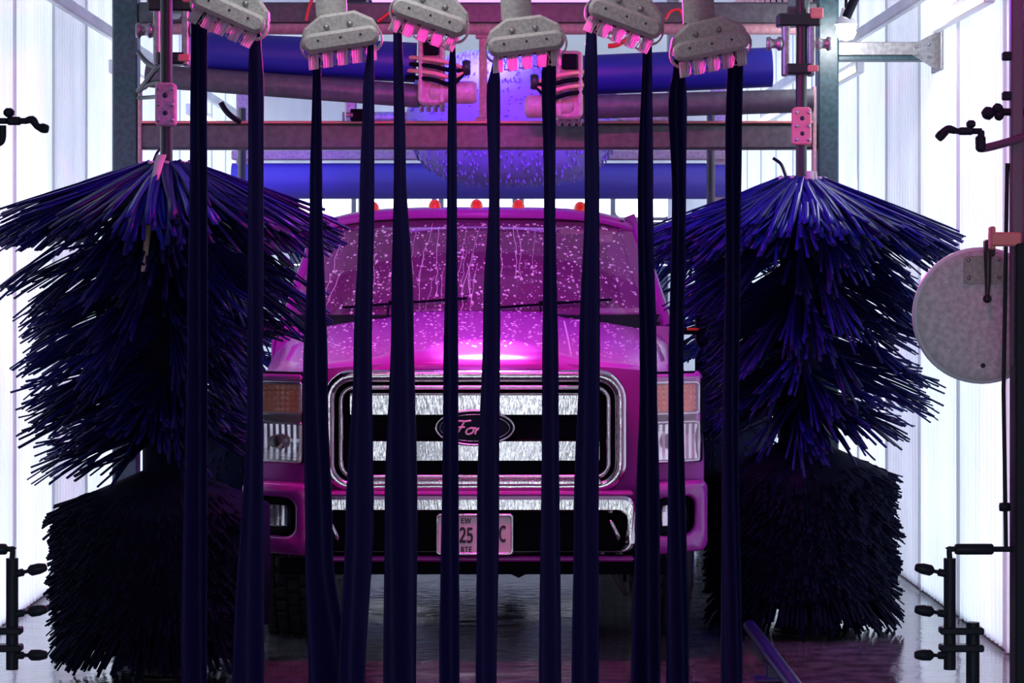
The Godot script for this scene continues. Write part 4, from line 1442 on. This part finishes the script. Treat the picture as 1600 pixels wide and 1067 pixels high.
func back_station() -> void:
	var t := thing("rear_arch", "violet lit arch with a thick cross tube tinted for the blue light beyond the truck", "arch", Vector3(0, 0, -18.6))
	var g: Geo
	for x in [-1.62, 1.55]:
		g = Geo.new()
		g.box(Vector3(x, 1.5, 0), Vector3(0.1, 3.0, 0.1), 0.006)
		part("post", g, M.pale_machine, t)
	g = Geo.new()
	g.tube([Vector3(-1.7, 2.2894, 0), Vector3(1.6, 2.2894, 0)], 0.12, 24)
	part("cross_tube", g, M.blue_lit_tube, t)
	g = Geo.new()
	g.box(Vector3(-0.05, 2.4607, 0.0), Vector3(3.3, 0.06, 0.16), 0.006)
	part("tray", g, M.pale_machine, t)
	for k in 9:
		g = Geo.new()
		g.box(Vector3(-1.3 + k * 0.3, 2.4821 + 0.05, 0.06), Vector3(0.11 + 0.04 * (k % 3), 0.05 + 0.02 * (k % 2), 0.08), 0.008)
		part("junction_box", g, M.beam, t)
	# top roller brush
	t = thing("top_roller_brush", "large horizontal roller brush glowing violet beyond the gantry", "brush", Vector3(0.151, 2.585, -16.4))
	g = Geo.new()
	g.tube([Vector3(-1.0, 0, 0), Vector3(1.0, 0, 0)], 0.04, 10)
	part("axle", g, M.steel, t)
	g = Geo.new()
	var prof := []
	for k in 17:
		var f := -1.0 + k / 8.0
		prof.push_back([0.34 * pow(maxf(0.0, 1.0 - pow(absf(f), 3.2)), 0.5) + 0.05, f * 0.62])
	g.lathe(prof, 36, Transform3D(Basis(Vector3.BACK, PI / 2), Vector3.ZERO))
	for k in 1800:
		var f := rng.randf_range(-0.97, 0.97)
		var a := rng.randf() * TAU
		var r := 0.34 * pow(maxf(0.0, 1.0 - pow(absf(f), 3.2)), 0.5) + 0.05
		var d := Vector3(0, cos(a), sin(a))
		g.strand([Vector3(f * 0.62, 0, 0) + d * (r - 0.04), Vector3(f * 0.62 + 0.01, 0, 0) + d * (r + 0.02)], 0.012, 0.006, Vector3.RIGHT, 0.7)
	part("bristle_roll", g, mat(Vector3(0.2, 0.15, 0.5), 0.7), t).set_meta("kind", "stuff")
	for s in [-1, 1]:
		g = Geo.new()
		g.box(Vector3(s * 0.95, 0.42, 0), Vector3(0.07, 0.9, 0.1), 0.01)
		part("hanger", g, M.steel, t)

# ---------------------------------------------------------------- hanging cloths on their carriers

func carrier(label: String, at: Vector3, tilt: float, m: Material, arm_shift: float) -> void:
	var t := thing("cloth_carrier", label, "carrier", at, "cloth carriers")
	var R := Basis(Vector3.BACK, tilt)
	var xf := Transform3D(R, Vector3.ZERO)
	var g := Geo.new()
	g.prism([Vector2(-0.128, -0.03), Vector2(-0.13, 0.005), Vector2(-0.118, 0.03), Vector2(-0.06, 0.066), Vector2(0.06, 0.066), Vector2(0.118, 0.03), Vector2(0.13, 0.005), Vector2(0.128, -0.03)], -0.03, 0.055, 0.01, xf)
	var body := part("body", g, m, t)
	for x in [-0.042, 0.038]:
		g = Geo.new()
		g.lathe([[0.0, 0.068], [0.007, 0.067], [0.009, 0.058], [0.011, 0.056], [0.011, 0.05]], 10, xf * Transform3D(Basis(Vector3.RIGHT, PI / 2), Vector3(x, 0.022, 0)))
		part("bolt", g, M.steel, body)
	g = Geo.new()
	g.prism(rrect(0.262, 0.066, 0.031, Vector2(0, -0.028), 6), 0.05, 0.095, 0.012, xf)
	var plate := part("front_plate", g, m, t)
	for x in [-0.075, 0.002, 0.07]:
		g = Geo.new()
		g.lathe([[0.0, 0.098], [0.004, 0.097], [0.005, 0.09]], 8, xf * Transform3D(Basis(Vector3.RIGHT, PI / 2), Vector3(x, -0.022, 0)))
		part("screw", g, M.black_metal, plate)
	# wrapped straps at both ends
	for s in [-1, 1]:
		for k in 2:
			g = Geo.new()
			var pts := []
			for i in 9:
				var a := -PI / 2 + PI * i / 8.0
				pts.push_back(xf * Vector3(s * (0.105 + 0.034 * cos(a)), -0.034 + 0.042 * sin(a), 0.035 - k * 0.03))
			g.strand(pts, 0.022, 0.006, Vector3.BACK)
			part("end_strap", g, m, t)
	# pleated cloth gripped below, with clips between the pleats
	for i in 5:
		g = Geo.new()
		var x := -0.1 + 0.05 * i
		var row0 := []
		var row1 := []
		for k in 9:
			var u := -1.0 + k / 4.0
			row0.push_back(xf * Vector3(x + u * 0.018, -0.06, 0.05 + (0.008 if k % 2 else 0.0)))
			row1.push_back(xf * Vector3(x + u * 0.017 - 0.006, -0.112, 0.045 + (0.008 if k % 2 else 0.0)))
		g.sg = -1
		g.grid([row0, row1])
		var hem := []
		for p in row1:
			hem.push_back(p - R * Vector3(0, 0, 0.02))
		g.grid([row1, hem])
		part("ribbed_grip", g, M.grip, t)
	for i in 4:
		g = Geo.new()
		var x := -0.075 + 0.05 * i
		g.prism([Vector2(x - 0.008, -0.06), Vector2(x + 0.008, -0.06), Vector2(x + 0.003, -0.082), Vector2(x + 0.01, -0.106), Vector2(x - 0.01, -0.106), Vector2(x - 0.003, -0.082)], 0.01, 0.04, 0.003, xf)
		part("clip", g, M.clip, t)
	g = Geo.new()
	g.box(xf * Vector3(0, -0.05, 0.03), Vector3(0.22, 0.03, 0.02), 0.002, R)
	part("clamp_bar", g, M.black_metal, t)
	# arm up to the rail
	g = Geo.new()
	var up := 3.008 - at.y
	g.strand([R * Vector3(arm_shift, 0.06, 0.01), Vector3(arm_shift * 1.6 - 0.01, up * 0.6, 0.01), Vector3(arm_shift * 2.0 - 0.02, up, 0.01)], 0.105, 0.05, Vector3.RIGHT, 1.0)
	part("arm", g, m, t)

func cloth(label: String, z: float, rowsxy: Array, fold: float, phase: float) -> void:
	# rowsxy: [height, left edge, right edge] in metres from the top down; the cloth hangs in soft folds
	var g := Geo.new()
	var rows := []
	var n := 11
	var y_top: float = rowsxy[0][0]
	var steps := 46
	for j in steps + 1:
		var y := lerpf(y_top, 0.1, float(j) / steps)
		var k := 0
		while k < rowsxy.size() - 2 and rowsxy[k + 1][0] > y:
			k += 1
		var f := smoothstep(0.0, 1.0, clampf((rowsxy[k][0] - y) / (rowsxy[k][0] - rowsxy[k + 1][0]), 0.0, 1.0))
		var l: float = lerpf(rowsxy[k][1], rowsxy[k + 1][1], f)
		var r: float = lerpf(rowsxy[k][2], rowsxy[k + 1][2], f)
		var w := r - l
		var front := []
		var back := []
		for i in n:
			var u := float(i) / (n - 1)
			var zz := z + w * fold * sin(u * 5.2 + phase + y * 0.9) + 0.012 * sin(y * 2.3 + phase)
			front.push_back(Vector3(lerpf(l, r, u), y, zz + 0.004))
			back.push_front(Vector3(lerpf(l, r, u), y, zz - 0.004))
		rows.push_back(front + back)
	g.grid(rows, true)
	g.fan(rows[-1], true)
	single("wash_cloth", g, M.cloth, label, "wash cloth", "hanging wash cloths")

func carriers_and_cloths() -> void:
	var t := thing("cloth_rail", "steel rail across the tunnel that carries the cloths, above the picture", "rail", Vector3(0, 3.06, -9.5))
	var g := Geo.new()
	g.box(Vector3.ZERO, Vector3(4.56, 0.1, 0.12), 0.01)
	part("beam", g, M.steel, t)
	for x in [-1.5, 1.5]:
		g = Geo.new()
		g.box(Vector3(x, 0.24, 0), Vector3(0.06, 0.4, 0.06), 0.006)
		part("hanger", g, M.steel, t)
	t = thing("shade_block", "added grey block on the cloth rail that shades the rightmost carrier, above the picture", "motor", Vector3(0.645, 2.8, -9.28))  # unseen block, added only to shade the rightmost carrier
	g = Geo.new()
	g.box(Vector3.ZERO, Vector3(0.22, 0.3, 0.16), 0.02)
	part("block_body", g, M.steel, t)
	g = Geo.new()
	g.box(Vector3(0, 0.2, -0.08), Vector3(0.12, 0.12, 0.03), 0.004)
	part("hanger", g, M.steel, t)
	carrier("grey cloth carrier at the top left, cut by the picture edge", Vector3(-0.8616, 2.5785, -9.5), -0.42, M.cast, 0.0)
	carrier("grey cloth carrier with a level plate, second from the left", Vector3(-0.4986, 2.4867, -9.5), 0.15, M.cast, -0.02)
	carrier("pale cloth carrier tilted down to the right, third from the left", Vector3(-0.1837, 2.561, -9.5), -0.33, M.cast, 0.0)
	carrier("grey cloth carrier right of the centre post, fourth from the left", Vector3(0.1312, 2.4735, -9.5), 0.12, M.cast, -0.02)
	carrier("pale cloth carrier tilted down to the right, fifth from the left", Vector3(0.4811, 2.5566, -9.5), -0.36, M.cast, 0.0)
	carrier("shaded grey cloth carrier at the right end of the row", Vector3(0.7567, 2.4648, -9.5), 0.2, M.cast, -0.02)
	var z := -9.53
	cloth("dark cloth hanging over the middle of the left brush", z, [[2.5676, -1.0104, -0.9535], [2.163, -1.0147, -0.9557], [1.5069, -1.0235, -0.9535], [0.2669, -1.0432, -0.9579]], 0.45, 0.6)
	cloth("dark cloth just left of the truck's left headlight", z - 0.02, [[2.491, -0.8135, -0.7742], [2.3161, -0.8179, -0.7632], [1.2882, -0.8223, -0.7676], [0.2669, -0.8704, -0.761]], 0.2, 2.0)
	cloth("dark cloth between the left headlight and the grille", z, [[2.4036, -0.5948, -0.5664], [1.9443, -0.6058, -0.562], [1.2882, -0.6276, -0.5424], [0.7196, -0.6189, -0.5249], [0.2669, -0.6058, -0.4636]], 0.35, 0.9)
	cloth("dark cloth over the left end of the grille", z + 0.075, [[2.4473, -0.4024, -0.3827], [2.2942, -0.4199, -0.3805], [1.9443, -0.4308, -0.3805], [1.3757, -0.4527, -0.3893], [0.8508, -0.4789, -0.3827], [0.2669, -0.503, -0.4111]], 0.2, 2.2)
	cloth("widest dark cloth, over the grille left of the emblem", z, [[2.5894, -0.3193, -0.2909], [2.0536, -0.3171, -0.2756], [1.5507, -0.3259, -0.2493], [0.8508, -0.3499, -0.2362], [0.2669, -0.3543, -0.2406]], 0.2, 3.0)
	cloth("narrow dark cloth over the left end of the emblem", z - 0.02, [[2.4648, -0.1225, -0.1072], [2.3598, -0.1312, -0.1028], [1.9443, -0.1356, -0.1006], [1.2882, -0.1487, -0.0962], [0.2669, -0.1618, -0.0919]], 0.25, 1.4)
	cloth("dark cloth over the right half of the emblem", z, [[2.4145, 0.0262, 0.0437], [2.2942, 0, 0.0481], [1.9443, 0.0087, 0.0459], [1.5507, -0.0109, 0.0481], [0.8508, -0.0328, 0.0437], [0.2669, -0.0372, 0.035]], 0.2, 2.6)
	cloth("dark cloth just right of the licence plate", z + 0.02, [[2.4582, 0.2121, 0.2362], [2.3489, 0.1881, 0.2384], [1.9443, 0.1968, 0.2362], [1.2882, 0.1903, 0.2471], [0.2669, 0.1793, 0.2559]], 0.2, 0.3)
	cloth("dark cloth over the right end of the grille", z, [[2.5829, 0.3455, 0.3762], [2.3379, 0.3346, 0.3805], [1.9443, 0.3368, 0.3871], [1.3757, 0.3171, 0.3893], [0.8508, 0.2996, 0.3849], [0.2669, 0.2909, 0.3849]], 0.2, 1.8)
	cloth("purple sheened cloth between the grille and the right headlight", z, [[2.4801, 0.5358, 0.5664], [1.9443, 0.5183, 0.5708], [1.2882, 0.5249, 0.5839], [0.8508, 0.5096, 0.5927], [0.2669, 0.4921, 0.5948]], 0.5, 1.1)
	cloth("purple sheened cloth over the right headlight", z + 0.02, [[2.4036, 0.643, 0.6758], [2.2505, 0.6211, 0.6845], [1.9443, 0.6342, 0.6823], [1.2882, 0.6211, 0.6736], [0.2669, 0.6123, 0.6933]], 0.5, 0.4)
	cloth("purple edged cloth hanging over the right brush", z, [[2.4364, 0.8267, 0.8791], [2.163, 0.8179, 0.8748], [1.7256, 0.8179, 0.8704], [1.0695, 0.8048, 0.8638], [0.2669, 0.8004, 0.8791]], 0.5, 0.2)

# ---------------------------------------------------------------- spray posts, nozzles and the round mirror

func nozzle(t: Node3D, a: Vector3, dir: Vector3, s := 1.0) -> void:
	var y := dir.normalized()
	var x := y.cross(Vector3.BACK).normalized()
	var g := Geo.new()
	g.lathe([[0.0, -0.005], [0.011, -0.004], [0.012, 0.0], [0.012, 0.02], [0.006, 0.024], [0.006, 0.034], [0.012, 0.038], [0.0175, 0.045], [0.0175, 0.07], [0.013, 0.09], [0.0095, 0.095], [0.0, 0.096]], 12, Transform3D(Basis(x * s, y * s, x.cross(y) * s), a))
	part("nozzle", g, M.dark_pipe, t)

func pipe(t: Node3D, pts: Array, r: float, called := "pipe", m: Material = null) -> void:
	var g := Geo.new()
	g.tube(pts, r, 14)
	part(called, g, m if m else M.dark_pipe, t)

func spray_gear() -> void:
	var o := Vector3(0, 0, 8.0)
	# right spray post
	var t := thing("spray_post", "dark spray post with two nozzle arms at the right edge", "post", Vector3(0, 0, -8.0))
	var g := Geo.new()
	g.box(Vector3(1.5249, 2.35, 0), Vector3(0.035, 1.9, 0.035), 0.004)
	part("upper_tube", g, M.magenta_lit_pipe, t)
	g = Geo.new()
	g.box(Vector3(1.5691, 1.7521 / 2, 0), Vector3(0.1105, 1.7521, 0.1), 0.006)
	part("lower_tube", g, M.dark_pipe, t)
	g = Geo.new()
	g.box(Vector3(1.558, 2.35, -0.02), Vector3(0.0221, 1.9, 0.03), 0.003)
	part("backing_strip", g, M.steel, t)
	g = Geo.new()
	g.box(Vector3(1.488, 1.7631, -8) + o + Vector3(0, 0, 0.02), Vector3(0.0884, 0.0405, 0.05), 0.005)
	g.box(Vector3(1.4512, 1.7668, -8) + o + Vector3(0, 0, 0.02), Vector3(0.0147, 0.0663, 0.04), 0.004)
	part("red_clamp", g, M.red_machine, t, "red clamp on the spray post")
	for y in [88, 150]:
		g = Geo.new()
		g.box(Vector3(1.4991, 1.66 - (y - 430) * 8.0 / 4344.0, 0.0), Vector3(0.0295, 0.0258, 0.03), 0.004)
		part("pipe_clip", g, M.dark_pipe, t)
	pipe(t, [Vector3(1.5028, 1.9831, -8.02) + o, Vector3(1.4917, 1.3277, -8.02) + o, Vector3(1.4991, 0.8661, -8.02) + o], 0.006, "thin_rod")
	g = Geo.new()
	g.lathe([[0.0, -0.015], [0.012, -0.015], [0.014, 0.0], [0.012, 0.015], [0.0, 0.015]], 12, Transform3D(Basis(Vector3.BACK, PI / 2), Vector3(1.4917, 0.9933, -8) + o))
	part("rod_fitting", g, M.dark_pipe, t)
	# upper arm: stub with ball valve
	pipe(t, [Vector3(1.5562, 2.1296, -8) + o, Vector3(1.4843, 2.1296, -8) + o], 0.011)
	g = Geo.new()
	for q in [[1541, 178, 0.019], [1556, 171, 0.016], [1558, 182, 0.014]]:
		var r: float = q[2]
		var c := Vector3((q[0] - 760) * 8.0 / 4344.0, 1.66 - (q[1] - 430) * 8.0 / 4344.0, 0.03)
		g.lathe([[0.0, -r], [r * 0.7, -r * 0.8], [r, -r * 0.2], [r, r * 0.3], [r * 0.6, r * 0.9], [0.0, r]], 12, Transform3D(Basis(Vector3.BACK, 0.9), c))
	g.tube([Vector3(1.4861, 2.1279, -7.97) + o, Vector3(1.4329, 2.1223, -7.97) + o], 0.009, 10)
	part("ball_nozzle", g, M.dark_pipe, t)
	# lower arm: bent pipe, elbow, valve and angled nozzle
	g = Geo.new()
	g.tube(smooth_path([Vector3(1.5838, 2.0688, -8) + o, Vector3(1.4953, 2.0416, -7.97) + o, Vector3(1.4384, 2.0265, -7.96) + o, Vector3(1.4147, 2.0224, -7.95) + o], 5), 0.012, 12)
	part("bent_pipe", g, M.magenta_lit_pipe, t)
	g = Geo.new()
	g.box(Vector3(1.4128, 2.037, -7.95) + o, Vector3(0.028, 0.05, 0.03), 0.008)
	g.box(Vector3(1.4147, 2.0645, -7.95) + o, Vector3(0.018, 0.02, 0.02), 0.004)
	g.tube([Vector3(1.4165, 2.0718, -7.95) + o, Vector3(1.3433, 2.0718, -7.95) + o], 0.009, 10)
	g.box(Vector3(1.3708, 2.0718, -7.95) + o, Vector3(0.045, 0.022, 0.03), 0.006)
	g.box(Vector3(1.3854, 2.0919, -7.95) + o, Vector3(0.024, 0.022, 0.03), 0.006)
	g.tube(smooth_path([Vector3(1.3433, 2.0718, -7.95) + o, Vector3(1.3213, 2.0773, -7.95) + o, Vector3(1.3067, 2.0663, -7.95) + o, Vector3(1.2902, 2.0498, -7.95) + o], 4), [0.009, 0.01, 0.011, 0.012, 0.012, 0.012, 0.012, 0.013, 0.013, 0.014, 0.014, 0.013, 0.011], 12)
	part("valve_nozzle", g, M.dark_pipe, t)
	# round mirror seen from behind
	t = thing("round_mirror", "round grey mirror seen from behind on the right spray post", "mirror", Vector3(1.47, 1.5404, -8.25))
	g = Geo.new()
	g.lathe([[0.0, 0.006], [0.17, 0.006], [0.192, 0.004], [0.199, -0.004], [0.198, -0.018], [0.19, -0.022], [0.0, -0.04]], 56, Transform3D(Basis(Vector3.RIGHT, PI / 2), Vector3.ZERO))
	part("disc", g, M.mirror_back, t)
	g = Geo.new()
	g.lathe([[0.194, 0.004], [0.203, 0.0], [0.203, -0.03], [0.194, -0.034]], 56, Transform3D(Basis(Vector3.RIGHT, PI / 2), Vector3.ZERO))
	part("rim", g, mat(Vector3(0.6, 0.75, 0.8), 0.3), t)  # cyan wall light on the rim is put into its colour
	g = Geo.new()
	g.prism(rrect(0.1177, 0.0836, 0.012, Vector2(0.0038, 0.1348)), 0.006, 0.014, 0.002)
	var bp := part("bracket_plate", g, M.cast, t)
	for q in [[-0.042, 0.165], [0.05, 0.165], [-0.042, 0.112], [0.05, 0.112]]:
		g = Geo.new()
		g.lathe([[0.0, 0.021], [0.006, 0.02], [0.007, 0.012]], 8, Transform3D(Basis(Vector3.RIGHT, PI / 2), Vector3(q[0], q[1], 0)))
		part("rivet", g, M.steel, bp)
	g = Geo.new()
	g.tube([Vector3(0.012, 0.19, 0.03), Vector3(0.012, 0.1, 0.035), Vector3(0.01, 0.055, 0.035)], [0.012, 0.009, 0.006], 10)
	g.lathe([[0.0, -0.008], [0.012, -0.008], [0.013, 0.0], [0.012, 0.008], [0.0, 0.008]], 12, Transform3D(Basis(Vector3.RIGHT, PI / 2), Vector3(0.01, 0.05, 0.035)))
	g.box(Vector3(0.02, 0.2, 0.01), Vector3(0.03, 0.05, 0.04), 0.005)
	part("handle", g, M.black_metal, t)
	for q in [[-0.126, -0.002], [-0.105, 0.098], [-0.1, -0.105], [-0.012, -0.154], [0.018, -0.154]]:
		g = Geo.new()
		g.lathe([[0.0, 0.011], [0.004, 0.0095], [0.005, 0.005]], 10, Transform3D(Basis(Vector3.RIGHT, PI / 2), Vector3(q[0], q[1], 0)))
		part("rivet", g, M.white_paint, t, "bright rivet")
	g = Geo.new()
	g.lathe([[0.0, 0.012], [0.006, 0.011], [0.008, 0.005]], 10, Transform3D(Basis(Vector3.RIGHT, PI / 2), Vector3(0.003, -0.148, 0)))
	part("plug", g, M.black_metal, t)
	# low nozzle manifolds, one each side
	for s in [1, -1]:
		t = thing("nozzle_manifold", "upright pipe with three low nozzles at the %s edge" % ["right" if s > 0 else "left"], "nozzles", Vector3(0, 0, -8.0), "low nozzle manifolds")
		var px: float = 1.3333 if s > 0 else -1.3646
		pipe(t, [Vector3(px, 0.5256, 0), Vector3(px, 0.846, 0)], 0.0175, "manifold_pipe")
		var yt: float = 0.8718
		pipe(t, smooth_path([Vector3(px, 0.846, 0), Vector3(px, yt, 0), Vector3(px + s * 0.02, yt, 0), Vector3(px + s * 0.28, yt, 0)], 4), 0.008, "feed_pipe")
		g = Geo.new()
		g.lathe([[0.0, -0.055], [0.013, -0.055], [0.016, -0.05], [0.016, 0.05], [0.013, 0.055], [0.0, 0.055]], 14, Transform3D(Basis(Vector3.BACK, PI / 2), Vector3(px + s * 0.07, yt, 0)))
		part("sleeve", g, M.dark_pipe, t)
		for q in [[893, 0.22], [956, 0.16], [1021, 0.02]]:
			var y: float = 1.66 - (q[0] + 3 - 430) * 8.0 / 4344.0
			nozzle(t, Vector3(px - s * 0.014, y, 0), Vector3(-s, q[1], 0), 0.92)
		# side post with clamps
		var qx: float = px + s * 0.0663
		pipe(t, [Vector3(qx, 0, 0.0), Vector3(qx, 0.6618, 0.0)], 0.0193, "support_post")
		for y in [985, 1012]:
			g = Geo.new()
			var yy: float = 1.66 - (y - 430) * 8.0 / 4344.0
			g.box(Vector3((px + qx) / 2, yy, 0), Vector3(0.1252, 0.0203, 0.05), 0.004)
			part("clamp", g, M.dark_pipe, t)
		g = Geo.new()
		g.box(Vector3(qx, 0.008, 0), Vector3(0.14, 0.016, 0.14), 0.003)
		part("foot_plate", g, M.dark_pipe, t)
	# upper left nozzle reaching in from outside the frame, on its own post
	t = thing("nozzle_post", "dark nozzle reaching in from its post at the upper left edge", "nozzle", Vector3(0, 0, -8.0))
	g = Geo.new()
	g.box(Vector3(-1.4622, 1.6, 0), Vector3(0.05, 3.2, 0.06), 0.005)
	part("post", g, M.dark_pipe, t)
	g = Geo.new()
	g.tube([Vector3(-1.4622, 2.1038, -8) + o, Vector3(-1.326, 2.1038, -8) + o], 0.009, 10)
	g.box(Vector3(-1.3738, 2.1278, -8) + o, Vector3(0.03, 0.026, 0.03), 0.008)
	g.box(Vector3(-1.3591, 2.1038, -8) + o, Vector3(0.045, 0.024, 0.03), 0.007)
	g.tube(smooth_path([Vector3(-1.3297, 2.102, -8) + o, Vector3(-1.3076, 2.1075, -8) + o, Vector3(-1.2928, 2.0891, -8) + o, Vector3(-1.2781, 2.0836, -8) + o, Vector3(-1.2597, 2.0799, -8) + o], 4), [0.008, 0.009, 0.01, 0.011, 0.012, 0.012, 0.011, 0.01, 0.01, 0.01, 0.011, 0.013, 0.014, 0.014, 0.013, 0.012, 0.009], 12)
	part("valve_nozzle", g, M.dark_pipe, t)
	g = Geo.new()
	g.tube(smooth_path([Vector3(-1.4549, 2.0394, -8) + o, Vector3(-1.4107, 2.0394, -8) + o, Vector3(-1.3941, 2.0504, -8) + o, Vector3(-1.3923, 2.0909, -8) + o], 4), 0.011, 10)
	part("hose_elbow", g, M.dark_pipe, t)
